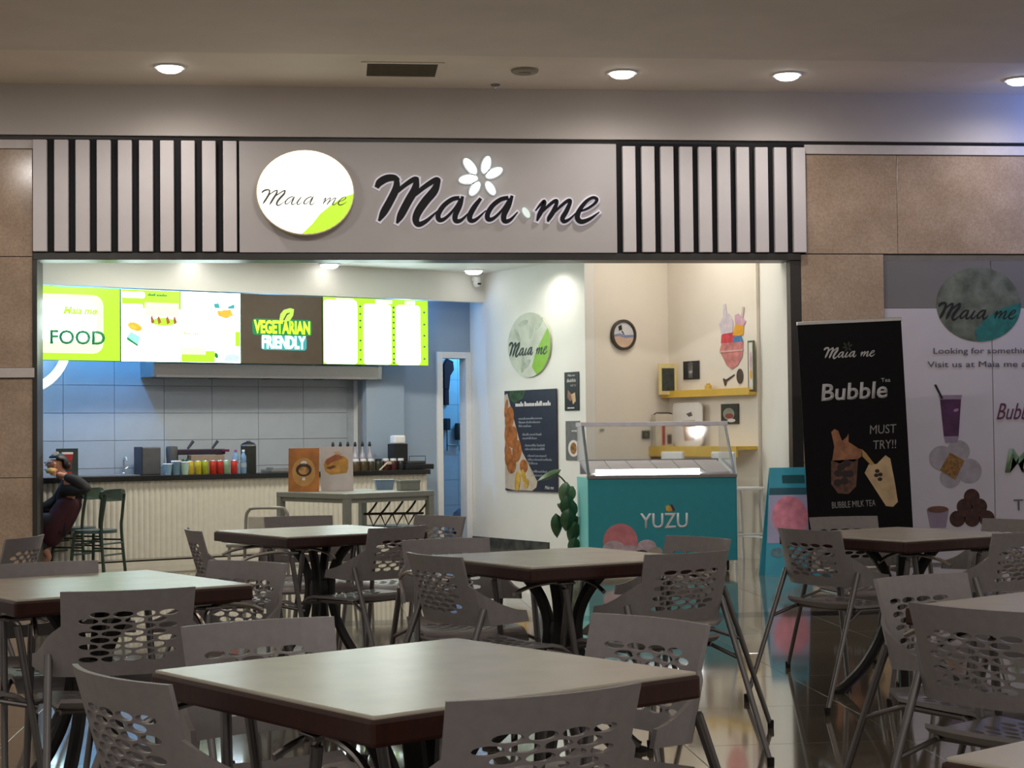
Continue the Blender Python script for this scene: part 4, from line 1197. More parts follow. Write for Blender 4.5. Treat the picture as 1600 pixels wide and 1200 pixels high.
def afp(name, pts, m_, k=1):
    q = MB()
    n_ = len(pts)
    f_ = [(x, z * SLOPE - .0015 * k, z) for x, z in pts]
    q.add(f_ + [(x, y + .0012, z) for x, y, z in f_], [tuple(range(n_)), tuple(range(2 * n_ - 1, n_ - 1, -1))] + [(i, i + n_, (i + 1) % n_ + n_, (i + 1) % n_) for i in range(n_)])
    return q.build(name, m_, af)


afp('header_print', rect(.20, .40, .79, .86), mat('deep_teal_print', srgb(35, 95, 105), .5))
afp('band_print', [(.075, .69), (.525, .69), (.515, .75), (.085, .75)], mat('slate_teal_print', srgb(50, 100, 115), .5))
afp('panel_print', [(.035, .28), (.565, .28), (.525, .69), (.075, .69)], mat('lilac_print', srgb(178, 178, 212), .5, var=.15, scale=4))
afp('scoop_print', ell(.25, .50, .16, .18), mat('pink_scoop_print', (.78, .28, .38), .5, var=.25, scale=12), 2)
afp('leaf_print', ell(.24, .33, .08, .035), mat('dark_leaf_print', (0, 0, 0)), 3)
afp('cone_print', [(.14, .33), (.34, .33), (.30, .25), (.18, .25)], mat('cocoa_print', (.08, .055, .045), .5), 3)
for x, z, r_ in ((.12, .20, .04), (.26, .17, .05), (.38, .21, .045), (.32, .12, .035)):
    afp('texture_print', ell(x, z, r_ * 1.6, r_), mat('steel_blue_print', srgb(105, 145, 158), .5, var=.3, scale=20), 2)

# roll-up banner, standing a little crooked
bn = thing('banner_stand', 'tall black roll-up banner reading Bubble with milk tea cups', 'banner', (3.958, 13.9, 0.0))
bn.rotation_euler = (0, math.radians(-2.4), 0)
BWD = .905
MB().bbox(0, BWD, -.004, .004, .09, 2.135, .001).build('sheet', mat('banner_black', (.004, .004, .005), .6, spec=.15, var=.2), bn)
MB().bbox(-.005, BWD + .005, -.014, .014, 2.135, 2.165, .004).build('top_rail', CHROME, bn)
MB().bbox(-.015, BWD + .015, -.09, .09, .045, .13, .02).build('cassette', CHROME, bn)
MB().tube([(BWD / 2, .03, .12), (BWD / 2, .03, 2.14)], .012, 8).build('pole', TUBE, bn)
for x, z0 in ((.15, .006), (BWD - .15, .036)):
    MB().bbox(x - .03, x + .03, -.17, .17, .008, .045, .004).build('foot', TUBE, bn)
WP = mat('banner_white_print', (.46, .46, .47), .5)
brand(bn, .22, 1.845, .44, -.0045, .002, WP, k=1.05)
for (cx, cy, rx, ry, an) in PETALS:
    MB().prism(ell(.22 + (cx - 100) * .44 / 1390, 1.845 + (466 - cy) * .44 / 1390, .018, .008, math.radians(an)), -.006, -.004).build('petal', mat('dim_green_print', (.02, .03, .02), .5), bn)
text('Bubble', WP, bn, .17, 1.485, .58, .145, y=-.0045, depth=.002, shear=.12, bold=.02)
text('Tea', GREYP, bn, .70, 1.62, .08, .035, y=-.0045, depth=.002, bold=.01)
text('MUST', mat('banner_grey_print', (.22, .22, .22), .5), bn, .575, 1.185, .235, .075, y=-.0045, depth=.002, shear=.1)
text('TRY!!', mat('banner_grey_print', (0, 0, 0)), bn, .60, 1.055, .2, .075, y=-.0045, depth=.002, shear=.1)
CARA = mat('caramel_splash_print', (.28, .12, .06), .5, var=.4, scale=14)
MB().prism([(.24, 1.22), (.27, 1.245), (.30, 1.23), (.33, 1.14), (.37, 1.17), (.39, 1.20), (.385, 1.13), (.47, 1.07), (.50, 1.06), (.49, 1.00), (.42, .96), (.35, .98), (.30, .95), (.235, .98), (.26, 1.10)], -.0055, -.004).build('splash_print', CARA, bn)
MB().prism([(.225, .98), (.46, .98), (.43, .75), (.36, .69), (.27, .70), (.215, .78)], -.0055, -.004).build('cup_print', mat('brown_cup_print', (.10, .045, .03), .5, var=.6, scale=22), bn)
for k, (x, z) in enumerate(((.31, .92), (.36, .95), (.28, .87), (.34, .86), (.27, .79), (.33, .80), (.38, .86))):
    MB().prism(ell(x, z, .035, .03), -.0065 - .0001 * k, -.0055).build('pearl_print', mat('pearl_print', (.018, .008, .008), .4), bn)
MB().prism([(.50, 1.06), (.53, 1.03), (.60, .93), (.57, .92), (.50, 1.0)], -.006, -.004).build('stream_print', mat('amber_print', (.38, .24, .09), .5), bn)
MB().prism([(.51, .86), (.55, .93), (.62, .93), (.70, 1.0), (.74, .97), (.77, .75), (.785, .60), (.74, .56), (.68, .57)], -.0058, -.004).build('cup_print', mat('beige_cup_print', (.50, .36, .21), .5, var=.2, scale=9), bn)
for k, (x, z) in enumerate(((.62, .87), (.645, .84), (.61, .835), (.64, .80))):
    MB().prism(ell(x, z, .02, .016), -.007 - .0001 * k, -.0058).build('pearl_print', mat('pearl_print', (0, 0, 0)), bn)
text('BUBBLE MILK TEA', mat('banner_grey_print', (0, 0, 0)), bn, .21, .575, .38, .055, y=-.0045, depth=.002, bold=.01)

# trailing plant beside the freezer
pt = thing('potted_plant', 'leafy climbing plant in a pot between the dark poster and the freezer', 'plant', (2.08, 15.30, 0))
MB().lathe([(.08, 0), (.10, .16), (.105, .17), (.09, .17)], n=18).build('pot', mat('pale_pot', (.5, .47, .42), .6), pt, smooth=True)
MB().lathe([(.088, .155), (.01, .16)], n=14).build('soil', mat('soil', (.03, .02, .015), .9), pt)
MB().tube(smooth_path([(0, 0, .15), (.03, 0, .35), (.0, -.02, .55), (.02, -.01, .72), (-.05, -.02, .83), (-.12, -.03, .88)], 4), .008, 6).build('stem', mat('stem_green', (.06, .09, .03), .6), pt)
LG = mat('glossy_leaf', (.022, .075, .028), .3, var=.5, scale=10)
LGL = mat('pale_leaf', (.10, .18, .09), .35, var=.4, scale=10)


def leaf_mesh(ln, wd, m_):
    mb = MB()
    vs, fs = [], []
    N = 7
    for i in range(N + 1):
        t = i / N
        w = wd * math.sin(PI * t ** .8) ** .8 * .5 if 0 < t < 1 else 0.002
        z = -t * ln
        dip = -.03 * math.sin(PI * t)
        vs += [(-w, dip * .2, z), (0, dip - .012, z), (w, dip * .2, z)]
    for i in range(N):
        k = i * 3
        fs += [(k, k + 1, k + 4, k + 3), (k + 1, k + 2, k + 5, k + 4)]
    return mb.add(vs, fs).mesh('leaf', m_, True)


for (x, y, z, ln, wd, rx, ry, rz, m_) in ((-.01, -.05, .80, .16, .10, .3, .2, .3, LGL), (-.02, -.06, .68, .20, .13, .15, -.15, .2, LG), (.04, -.05, .64, .19, .13, .2, .3, -.3, LG),
                                          (-.115, -.05, .515, .19, .105, .12, -.1, .3, LG), (.0, -.08, .56, .18, .12, .2, .1, .1, LG), (.07, -.04, .44, .18, .11, .1, .25, -.2, LG),
                                          (.06, -.05, .30, .17, .10, .2, .15, -.2, LG), (-.10, -.03, .60, .14, .05, .2, -1.0, .2, LGL), (.05, -.03, .76, .16, .11, .25, .5, -.2, LGL), (-.06, -.03, .91, .20, .06, .4, 1.1, .2, LGL), (.03, .03, .5, .17, .11, -.2, .4, 2.6, LG)):
    q = link('leaf', leaf_mesh(ln * 1.2, wd * 1.15, m_), pt, (x, y, z))
    q.rotation_euler = (rx, ry, rz)


# ================================================================ sage table at the shop entrance and what stands on it
TA = math.radians(37)
et = thing('entrance_table', 'sage metal framed table with display boards in front of the fluted counter', 'table', (0.06, 13.95, 0), TA)
MB().bbox(0, .95, 0, 1.0, .715, .76, .006).build('table_top', SAGE, et)
for x, y in ((.03, .03), (.92, .03), (.03, .97), (.92, .97)):
    MB().bbox(x - .028, x + .028, y - .028, y + .028, 0, .716, .004).build('leg', SAGE, et)
for x0, x1, y0, y1 in ((.03, .92, .02, .04), (.03, .92, .96, .98), (.02, .04, .03, .97), (.91, .93, .03, .97)):
    MB().box(x0, x1, y0, y1, .68, .716).build('apron', SAGE, et)


def card(name, label, loc, rz, w, h, m_, lean=.12):
    t = thing(name, label, 'display board', loc, rz)
    q = MB()
    q.add([(0, 0, 0), (w, 0, 0), (w, h * lean, h), (0, h * lean, h), (0, .008, 0), (w, .008, 0), (w, h * lean + .008, h), (0, h * lean + .008, h)],
          [(0, 1, 2, 3), (7, 6, 5, 4), (0, 4, 5, 1), (1, 5, 6, 2), (2, 6, 7, 3), (3, 7, 4, 0)]).build('board', m_, t)
    MB().add([(w * .3, .01, 0), (w * .7, .01, 0), (w * .6, h * lean + .01, h * .8), (w * .3, h * .5, 0), (w * .7, h * .5, 0)], [(0, 1, 2), (0, 2, 3), (1, 4, 2), (0, 3, 4, 1), (3, 2, 4)]).build('easel_back', INK, t)

    def put(nm, pts, mm, k=1):
        q = MB()
        n_ = len(pts)
        f_ = [(x * w, z * h * lean - .001 * k, z * h) for x, z in pts]
        q.add(f_ + [(x, y + .0008, z) for x, y, z in f_], [tuple(range(n_)), tuple(range(2 * n_ - 1, n_ - 1, -1))] + [(i, i + n_, (i + 1) % n_ + n_, (i + 1) % n_) for i in range(n_)])
        q.build(nm, mm, t)
    return t, put


t, put = card('display_board', 'orange display board with a round dish picture on the sage table', (-.435, 14.70, .76), -.08, .265, .375, mat('orange_board_print', (.40, .15, .025), .5, var=.35, scale=7))
put('glow_print', ell(.5, .45, .38, .33), mat('amber_board_print', (.50, .27, .07), .5, var=.15))
put('dish_print', ell(.5, .5, .26, .15), mat('dark_dish_print', (.035, .012, .006), .5), 2)
put('dish_print', ell(.5, .48, .17, .095), mat('ochre_dish_print', (.42, .22, .06), .5, var=.5, scale=30), 3)
put('title_print', ell(.5, .66, .10, .05), OFFW, 2)
put('title_print', rect(.45, .55, .26, .32), OFFW, 2)
t, put = card('display_board', 'white display board with a layered orange sandwich picture on the sage table', (-.155, 14.83, .76), .12, .285, .385, mat('white_board_print', (.58, .54, .50), .5, var=.06))
put('food_print', [(.14, .44), (.10, .60), (.18, .72), (.40, .80), (.72, .78), (.86, .70), (.85, .50), (.80, .40), (.3, .36)], mat('honey_print', (.50, .26, .04), .5, var=.35, scale=14))
put('food_print', [(.14, .66), (.3, .76), (.52, .84), (.7, .76), (.6, .70), (.4, .66), (.2, .58)], mat('rust_print', (.34, .10, .03), .5, var=.3), 2)
put('food_print', [(.16, .52), (.4, .58), (.48, .54), (.3, .48)], mat('umber_print', (.13, .04, .015), .5), 2)
put('food_print', [(.4, .88), (.55, .90), (.68, .82), (.5, .80)], mat('pale_peach_print', (.58, .40, .26), .5), 2)

o = thing('blue_tub', 'pale blue plastic tub on the sage table', 'tub', (.40, 14.96, .76), .1)
MB().add([(-.07, -.05, 0), (.07, -.05, 0), (.07, .05, 0), (-.07, .05, 0), (-.085, -.06, .085), (.085, -.06, .085), (.085, .06, .085), (-.085, .06, .085)], [(0, 3, 2, 1), (0, 1, 5, 4), (1, 2, 6, 5), (2, 3, 7, 6), (3, 0, 4, 7), (4, 5, 6, 7)]).build('tub', mat('dusk_blue_plastic', (.19, .29, .40), .4), o)
MB().bbox(-.09, .09, -.065, .065, .082, .09, .003).build('rim', mat('pale_blue_plastic', (.3, .38, .46), .4), o)
o = thing('sage_box', 'grey green box at the end of the sage table', 'box', (.60, 14.66, .76), .3)
MB().bbox(-.09, .09, -.06, .06, 0, .085, .008).build('body', mat('grey_green_card', (.20, .22, .18), .6), o)
MB().bbox(-.093, .093, -.063, .063, .07, .09, .003).build('lid', mat('grey_green_card', (0, 0, 0)), o)

wc = thing('wire_chair', 'dark wire backed chair behind the sage table edge', 'chair', (.42, 14.62, 0), TA - .25)
WIRE = mat('dark_wire', (.045, .042, .035), .4, .6)
for k in range(5):
    x = -.24 + .12 * k
    MB().tube(smooth_path([(x * 1.02 + .05, -.20, .70), (x + .04, -.215, .67), (x - .0, -.20, .61), (x - .02, -.17, .575)], 4), .009, 6).build('back_wire', WIRE, wc)
MB().tube([(-.30, -.165, .575), (.26, -.165, .565)], .012, 6).build('back_rail', WIRE, wc)
MB().tube([(-.20, -.20, .70), (.30, -.20, .70)], .010, 6).build('top_rail', WIRE, wc)
for k in range(5):
    x = -.25 + .11 * k
    MB().tube([(x, -.16, .57), (x + .055, -.13, .47), (x + .11, -.16, .57)], .007, 6).build('brace_wire', WIRE, wc)
MB().bbox(-.24, .24, -.18, .22, .435, .46, .012).build('seat', WIRE, wc)
for sx, sy in ((-1, -1), (1, -1), (-1, 1), (1, 1)):
    MB().tube([(.21 * sx, .17 * sy + .02, .45), (.24 * sx, .21 * sy + .02, 0)], .012, 6).build('leg', WIRE, wc)

hc = thing('tube_chair', 'pale bent tube chair back beyond the far dining table', 'chair', (-.60, 12.75, 0), math.radians(165))
PT = mat('pale_sage_tube', (.30, .30, .25), .4, .4)
MB().tube(smooth_path([(-.165, -.20, .44), (-.165, -.21, .62), (-.145, -.215, .675), (-.10, -.215, .695), (.10, -.215, .695), (.145, -.215, .675), (.165, -.21, .62), (.165, -.20, .44)], 4), .013, 8).build('back_hoop', PT, hc, smooth=True)
MB().bbox(-.15, .15, -.225, -.205, .50, .63, .01).build('backrest', mat('cream_fabric', (.5, .48, .40), .7), hc)
MB().bbox(-.19, .19, -.20, .20, .42, .45, .012).build('seat', PT, hc)
for sx, sy in ((-1, -1), (1, -1), (-1, 1), (1, 1)):
    MB().tube([(.165 * sx, .18 * sy, .43), (.18 * sx, .20 * sy, 0)], .013, 8).build('leg', PT, hc)


# ================================================================ dark green chairs by the counter
def green_chair(label, loc, rz):
    t = thing('green_chair', label, 'chair', loc, rz, 'dark green chairs at the counter')
    MB().flat([(.19 * math.cos(a_) * (1.0 + .06 * math.sin(a_)), .185 * math.sin(a_)) for a_ in [2 * PI * k / 28 for k in range(28)]], .392, .42).build('seat', mat('blue_green_seat', (.045, .085, .09), .28, var=.1), t)
    for sx in (-1, 1):
        MB().tube(smooth_path([(.165 * sx, -.20, 0), (.15 * sx, -.165, .40), (.148 * sx, -.175, .55), (.138 * sx, -.205, .74)], 4), .014, 8).build('rear_leg', GREENM, t, smooth=True)
        MB().tube([(.17 * sx, .16, 0), (.14 * sx, .13, .395)], .014, 8).build('leg', GREENM, t)
        MB().tube([(.158 * sx, -.18, .24), (.158 * sx, .145, .24)], .009, 6).build('stretcher', GREENM, t)
        MB().tube([(.156 * sx, -.178, .325), (.148 * sx, .14, .325)], .009, 6).build('stretcher', GREENM, t)
    for y, z in ((-.178, .20), (.15, .20), (-.175, .30), (.145, .29)):
        MB().tube([(-.155, y, z), (.155, y, z)], .009, 6).build('stretcher', GREENM, t)
    q = MB()
    vs, fs = [], []
    N = 14
    for i in range(N):
        a_ = 2 * PI * i / N
        for dy in (-.012, .012):
            x = .185 * math.copysign(abs(math.cos(a_)) ** .55, math.cos(a_))
            z = .73 + .055 * math.copysign(abs(math.sin(a_)) ** .6, math.sin(a_))
            vs.append((x, -.205 + dy + x * x * .9, z))
    for i in range(N):
        k, k2 = 2 * i, 2 * ((i + 1) % N)
        fs.append((k, k2, k2 + 1, k + 1))
    fs += [tuple(2 * i for i in range(N)), tuple(2 * i + 1 for i in range(N - 1, -1, -1))]
    q.add(vs, fs).build('backrest', GREENM, t)
    return t


gc = green_chair('dark green wooden chair with oval backrest standing free before the fluted counter', (-2.17, 15.45, 0), math.radians(62))
gc2 = dup(gc, 'dark green wooden chair that the person in black and maroon sits on', (-2.43, 15.97, 0), math.radians(66))

# ================================================================ the person
pn = thing('person', 'person in black top and maroon coat sitting with one elbow over a chair back, eating', 'person', (0, 0, 0))
SKIN = mat('skin', (.52, .25, .16), .5, var=.06)
BLK = mat('black_knit', (.014, .014, .015), .8, var=.2, bump=.2)
MAR = mat('maroon_coat', (.048, .006, .012), .75, var=.25)
TRO = mat('charcoal_trousers', (.02, .018, .02), .8)


def skin_obj(name, verts, edges, m_, parent, level=2, root=0):
    """joints (x,y,z,r) joined by edges, grown to one smooth skin"""
    me = bpy.data.meshes.new(name)
    me.from_pydata([v[:3] for v in verts], edges, [])
    ob = bpy.data.objects.new(name, me)
    COL.objects.link(ob)
    md = ob.modifiers.new('skin', 'SKIN')
    md.use_smooth_shade = True
    for i, v in enumerate(verts):
        sv = me.skin_vertices[0].data[i]
        r_ = v[3]
        sv.radius = r_ if isinstance(r_, tuple) else (r_, r_)
        sv.use_root = i == root
    s_ = ob.modifiers.new('sub', 'SUBSURF')
    s_.levels = s_.render_levels = level
    bpy.context.view_layer.update()
    dg = bpy.context.evaluated_depsgraph_get()
    me2 = bpy.data.meshes.new_from_object(ob.evaluated_get(dg))
    bpy.data.objects.remove(ob)
    me2.materials.clear()
    me2.materials.append(m_)
    me2.polygons.foreach_set('use_smooth', [True] * len(me2.polygons))
    return link(name, me2, parent)


J = [(-2.53, 15.84, .47, .11), (-2.49, 15.83, .58, .10), (-2.45, 15.82, .70, .105), (-2.46, 15.81, .80, .09), (-2.50, 15.80, .88, .048), (-2.535, 15.79, .925, .046), (-2.575, 15.775, .965, .07), (-2.59, 15.77, 1.01, .085), (-2.585, 15.775, 1.055, .07),
     # near arm: shoulder, elbow over the chair back, wrist, palm
     (-2.44, 15.68, .81, .058), (-2.36, 15.62, .775, .047), (-2.265, 15.58, .775, .040), (-2.37, 15.60, .865, .033), (-2.49, 15.64, .905, .025), (-2.545, 15.66, .925, (.036, .02)),
     # far arm
     (-2.50, 15.94, .81, .058), (-2.60, 15.99, .67, .045), (-2.72, 15.95, .60, .036), (-2.85, 15.90, .63, .026), (-2.90, 15.89, .64, (.034, .018)),
     # near leg, far leg
     (-2.57, 15.76, .465, .09), (-2.92, 15.74, .50, .065), (-2.70, 15.73, .28, .052), (-2.625, 15.72, .155, .034), (-2.69, 15.72, .10, .034), (-2.78, 15.72, .085, .026),
     (-2.57, 15.93, .465, .09), (-2.98, 15.95, .50, .065), (-2.98, 15.95, .28, .05), (-2.96, 15.95, .09, .034), (-3.07, 15.95, .05, .03), (-3.14, 15.95, .04, .024)]
E_ = [(0, 1), (1, 2), (2, 3), (3, 4), (4, 5), (5, 6), (6, 7), (7, 8), (3, 9), (9, 10), (10, 11), (11, 12), (12, 13), (13, 14), (3, 15), (15, 16), (16, 17), (17, 18), (18, 19),
      (0, 20), (20, 21), (21, 22), (22, 23), (23, 24), (24, 25), (0, 26), (26, 27), (27, 28), (28, 29), (29, 30), (30, 31)]
body = skin_obj('body', J, E_, SKIN, pn)
# fingers of the near hand closed on the food, and of the far hand resting on the knee
fg = []
fe = []


def finger(pts):
    k = len(fg)
    fg.extend(pts)
    fe.extend([(k + i, k + i + 1) for i in range(len(pts) - 1)])


for k, dz in enumerate((.022, .008, -.006, -.02)):
    L_ = (.9, 1.0, .95, .75)[k]
    finger([(-2.55, 15.66 - .004 * k, .925 + dz, .009), (-2.585 * 1.0 - .01 * L_, 15.645, .935 + dz, .0085), (-2.615 + .004 * k, 15.665, .938 + dz, .008), (-2.605, 15.69, .936 + dz, .007)])
finger([(-2.545, 15.665, .945, .010), (-2.565, 15.685, .965, .009), (-2.59, 15.70, .962, .008)])
for k, dy in enumerate((-.024, -.008, .008, .024)):
    finger([(-2.90, 15.89 + dy, .64, .009), (-2.94, 15.89 + dy * 1.1, .632, .0085), (-2.965, 15.89 + dy * 1.15, .612, .008), (-2.972, 15.89 + dy * 1.1, .59, .007)])
finger([(-2.885, 15.862, .64, .010), (-2.91, 15.845, .632, .009), (-2.935, 15.84, .62, .008)])
ix = 0
while ix < len(fg):
    jx = ix
    while jx + 1 < len(fg) and (jx, jx + 1) in fe:
        jx += 1
    sub = fg[ix:jx + 1]
    skin_obj('finger', sub, [(q, q + 1) for q in range(len(sub) - 1)], SKIN, body, 1)
    ix = jx + 1
# face: nose, brow, eyes, mouth, ear on the side turned to us, and dark hair with a white clip
MB().add([(-2.672, 15.745, .995), (-2.655, 15.735, .985), (-2.66, 15.762, .985), (-2.652, 15.745, 1.03)], [(0, 1, 3), (0, 3, 2), (0, 2, 1), (1, 2, 3)]).build('nose', SKIN, pn)
for y, x in ((15.705, -2.625), (15.765, -2.672)):
    MB().lathe([(.002, -.008), (.010, 0), (.002, .008)], (x, y, 1.022), 8).build('eye', INK, pn)
MB().tube([(-2.668, 15.752, .955), (-2.655, 15.73, .953), (-2.635, 15.71, .956)], .006, 6).build('mouth', mat('lip', (.35, .10, .08), .5), pn)
MB().lathe([(.004, -.03), (.012, -.01), (.018, .012), (.006, .03)], (-2.575, 15.69, 1.0), 8).build('ear', SKIN, pn)
hv = []
hair = MB()
vs, fs = [], []
NU, NV = 16, 8
for j in range(NV + 1):
    ph = PI * (.02 + .56 * j / NV)
    for i in range(NU):
        th = 2 * PI * i / NU
        r_ = .098
        vs.append((-2.572 + r_ * math.sin(ph) * math.cos(th) * 1.02 + .012, 15.778 + r_ * .95 * math.sin(ph) * math.sin(th), 1.012 + r_ * 1.0 * math.cos(ph) - (.0 if math.cos(th) < .2 else .0)))
for j in range(NV):
    for i in range(NU):
        th = 2 * PI * (i + .5) / NU
        if j >= 4 and math.cos(th - PI) > .15:      # the face stays free on the side she looks to
            continue
        if j >= 5 and math.cos(th + PI * .5) > .8:
            continue
        fs.append((j * NU + i, j * NU + (i + 1) % NU, (j + 1) * NU + (i + 1) % NU, (j + 1) * NU + i))
hr = hair.add(vs, fs).build('hair', mat('black_hair', (.010, .009, .010), .45, var=.3, scale=60, stretch=(1, 1, .2)), pn, smooth=True)
so = hr.modifiers.new('thick', 'SOLIDIFY')
so.thickness = .012
MB().prism(ell(-2.56, 1.105, .024, .016, .4, 10), 15.67, 15.70).build('hair_clip', WHITEP, hr)
skin_obj('hair_bun', [(-2.50, 15.79, 1.02, .04), (-2.475, 15.80, .99, .045), (-2.47, 15.80, .95, .02)], [(0, 1), (1, 2)], mat('black_hair', (0, 0, 0)), hr, 1)
# clothes
skin_obj('jumper', [(-2.495, 15.83, .55, .13), (-2.45, 15.82, .72, .122), (-2.46, 15.81, .80, .105), (-2.495, 15.80, .868, .058),
                    (-2.44, 15.68, .80, .075), (-2.36, 15.62, .765, .066), (-2.255, 15.58, .775, .060), (-2.36, 15.60, .855, .052), (-2.48, 15.635, .90, .040),
                    (-2.50, 15.94, .81, .068), (-2.60, 15.99, .67, .055), (-2.72, 15.95, .60, .047), (-2.83, 15.905, .625, .036)],
         [(0, 1), (1, 2), (2, 3), (2, 4), (4, 5), (5, 6), (6, 7), (7, 8), (2, 9), (9, 10), (10, 11), (11, 12)], BLK, pn)
skin_obj('coat', [(-2.41, 15.79, .73, (.11, .11)), (-2.46, 15.79, .63, (.118, .125)), (-2.525, 15.79, .52, (.125, .14)), (-2.59, 15.77, .42, (.12, .14)), (-2.645, 15.75, .33, (.095, .12)), (-2.68, 15.74, .27, (.06, .09))],
         [(0, 1), (1, 2), (2, 3), (3, 4), (4, 5)], MAR, pn)
skin_obj('trousers', [(-2.55, 15.84, .47, .12), (-2.58, 15.76, .47, .10), (-2.92, 15.74, .50, .076), (-2.70, 15.73, .285, .064), (-2.65, 15.725, .20, .048), (-2.58, 15.93, .47, .10), (-2.98, 15.95, .50, .076), (-2.98, 15.95, .28, .062), (-2.965, 15.95, .14, .05)],
         [(0, 1), (1, 2), (2, 3), (3, 4), (0, 5), (5, 6), (6, 7), (7, 8)], TRO, pn)
for vv in ([(-2.615, 15.72, .13, .042), (-2.69, 15.72, .095, .042), (-2.80, 15.72, .08, .032)], [(-2.955, 15.95, .06, .042), (-3.06, 15.95, .045, .042), (-3.16, 15.95, .035, .032)]):
    skin_obj('shoe', vv, [(0, 1), (1, 2)], INK, pn, 1)
fd = thing('sandwich', 'small yellowish sandwich held to the mouth of the seated person', 'food', (-2.60, 15.675, .945))
MB().lathe([(.005, -.022), (.042, -.018), (.048, -.004), (.046, -.002)], n=14).build('bun', mat('bun_crust', (.55, .33, .10), .6, var=.3), fd, smooth=True)
MB().lathe([(.046, .004), (.048, .006), (.04, .024), (.005, .032)], n=14).build('bun', mat('bun_crust', (0, 0, 0)), fd, smooth=True)
MB().lathe([(.05, -.003), (.05, .005)], n=14).build('filling', mat('filling_green', (.45, .42, .12), .6), fd)


# ================================================================ hall tables
def hall_table():
    t = thing('dining_table', 'x', 'table', group='square dining tables in the hall')
    H_ = .80
    MB().bbox(-.394, .394, -.394, .394, .744, .752, .003).build('table_top', LAM, t)
    MB().bbox(-.4, .4, -.4, .4, .698, .7455, .007).build('edge_band', MAHOG, t)
    MB().box(-.37, .37, -.37, .37, .692, .699).build('underside', mat('dark_underside', (.03, .02, .016), .6), t)
    MB().bbox(-.16, .16, -.16, .16, .678, .693, .004).build('mounting_plate', IRON, t)
    for k in range(4):
        a_ = PI / 4 + k * PI / 2
        pts = [(r_ * math.cos(a_), r_ * math.sin(a_), z) for r_, z in ((.155, .684), (.118, .64), (.082, .58), (.058, .50), (.062, .40), (.10, .27), (.18, .13), (.27, .035), (.30, .016))]
        lg = MB().tube(smooth_path(pts, 4), .024, 8).build('leg', IRON, t, smooth=True)
        MB().lathe([(.03, 0), (.03, .016), (.018, .02)], (.30 * math.cos(a_), .30 * math.sin(a_), 0), 10).build('foot', RUBBER, lg)
    MB().lathe([(.05, .40), (.056, .43), (.056, .47), (.05, .50)], n=14).build('collar', IRON, t, smooth=True)
    return t


TABLES = [
    (0.165, 3.448, 33.7, 'square cream topped table with dark edge nearest the viewer, whole top in view'),
    (0.87, 6.58, 26, 'square cream topped table in front of the teal freezer, behind the nearest table'),
    (-0.10, 8.70, 30, 'square cream topped table in front of the fluted counter, the one farthest back'),
    (-0.83, 5.73, 31, 'square cream topped table below the stone pillar, cut by the frame, reflecting the menu boards'),
    (2.62, 7.68, 27.5, 'square table in the dark before the black banner stand'),
    (2.10, 4.40, 34, 'square table in the dark cut by the frame, chairs with lit perforated backs beside it'),
    (1.43, 2.30, 34, 'table of which only a bluish top corner shows at the bottom of the frame'),
]
tb = None
for (x, y, r_, lb) in TABLES:
    if tb is None:
        tb = hall_table()
        tb['label'] = lb
        tb.location = (x, y, 0)
        tb.rotation_euler = (0, 0, math.radians(r_))
    else:
        dup(tb, lb, (x, y, 0), math.radians(r_))


# ================================================================ grey perforated chairs
def perforated(cols, rws, U0, U1, V0, V1, hx, hz, warp, thick, border, skip=None):
    """panel with staggered oval holes; the field U0..U1 x V0..V1 holds the holes, border lists plain quads as grids of (u,v)"""
    mb = MB()
    pu = (U1 - U0) / (cols + .5)
    pv = (V1 - V0) / rws
    n = 16
    hole_walls = []

    def both(poly):
        a_ = [warp(u, v, -thick / 2) for u, v in poly]
        b_ = [warp(u, v, thick / 2) for u, v in poly]
        k = len(poly)
        mb.add(a_ + b_, [tuple(range(k)), tuple(range(2 * k - 1, k - 1, -1))])

    def wall(p, q):
        mb.add([warp(*p, -thick / 2), warp(*q, -thick / 2), warp(*q, thick / 2), warp(*p, thick / 2)], [(0, 1, 2, 3)])

    for r in range(rws):
        v0 = V0 + r * pv
        off = (r % 2) * pu / 2
        if r % 2:
            both([(U0, v0), (U0 + off, v0), (U0 + off, v0 + pv), (U0, v0 + pv)])
        else:
            both([(U1 - pu / 2, v0), (U1, v0), (U1, v0 + pv), (U1 - pu / 2, v0 + pv)])
        for c in range(cols):
            u0 = U0 + off + c * pu
            cu, cv = u0 + pu / 2, v0 + pv / 2
            if skip and skip(cu, cv):
                both([(u0, v0), (u0 + pu, v0), (u0 + pu, v0 + pv), (u0, v0 + pv)])
                continue
            outer = []
            for side in range(4):
                for k in range(4):
                    t = k / 4 * 2 - 1
                    outer.append([(t, -1), (1, t), (-t, 1), (-1, -t)][side])
            inner = []
            for (a_, b_) in outer:
                th = math.atan2(b_, a_)
                inner.append((cu + hx * math.cos(th), cv + hz * math.sin(th)))
            outer = [(cu + a_ * pu / 2, cv + b_ * pv / 2) for a_, b_ in outer]
            for k in range(n):
                k2 = (k + 1) % n
                both([outer[k], outer[k2], inner[k2], inner[k]])
                wall(inner[k], inner[k2])
    for grid in border:
        for j in range(len(grid) - 1):
            for i in range(len(grid[0]) - 1):
                both([grid[j][i], grid[j][i + 1], grid[j + 1][i + 1], grid[j + 1][i]])
    return mb, wall


def gridpts(us, vs):
    return [[(u, v) for u in us] for v in vs]


def lin(a_, b_, n):
    return [a_ + (b_ - a_) * k / n for k in range(n + 1)]


# plan curve of the backrest: nearly flat in the middle, its ends turn towards the sitter
_plan = [(0.0, 0.0, 0.0)]
_st = .01
for _k in range(60):
    s_ = _k * _st
    hd_ = s_ / .50 if s_ < .19 else min(.38 + (s_ - .19) * 17.0, math.radians(80))
    x_, y_, _h = _plan[-1]
    _plan.append((x_ + math.cos(hd_) * _st, y_ + math.sin(hd_) * _st, hd_))


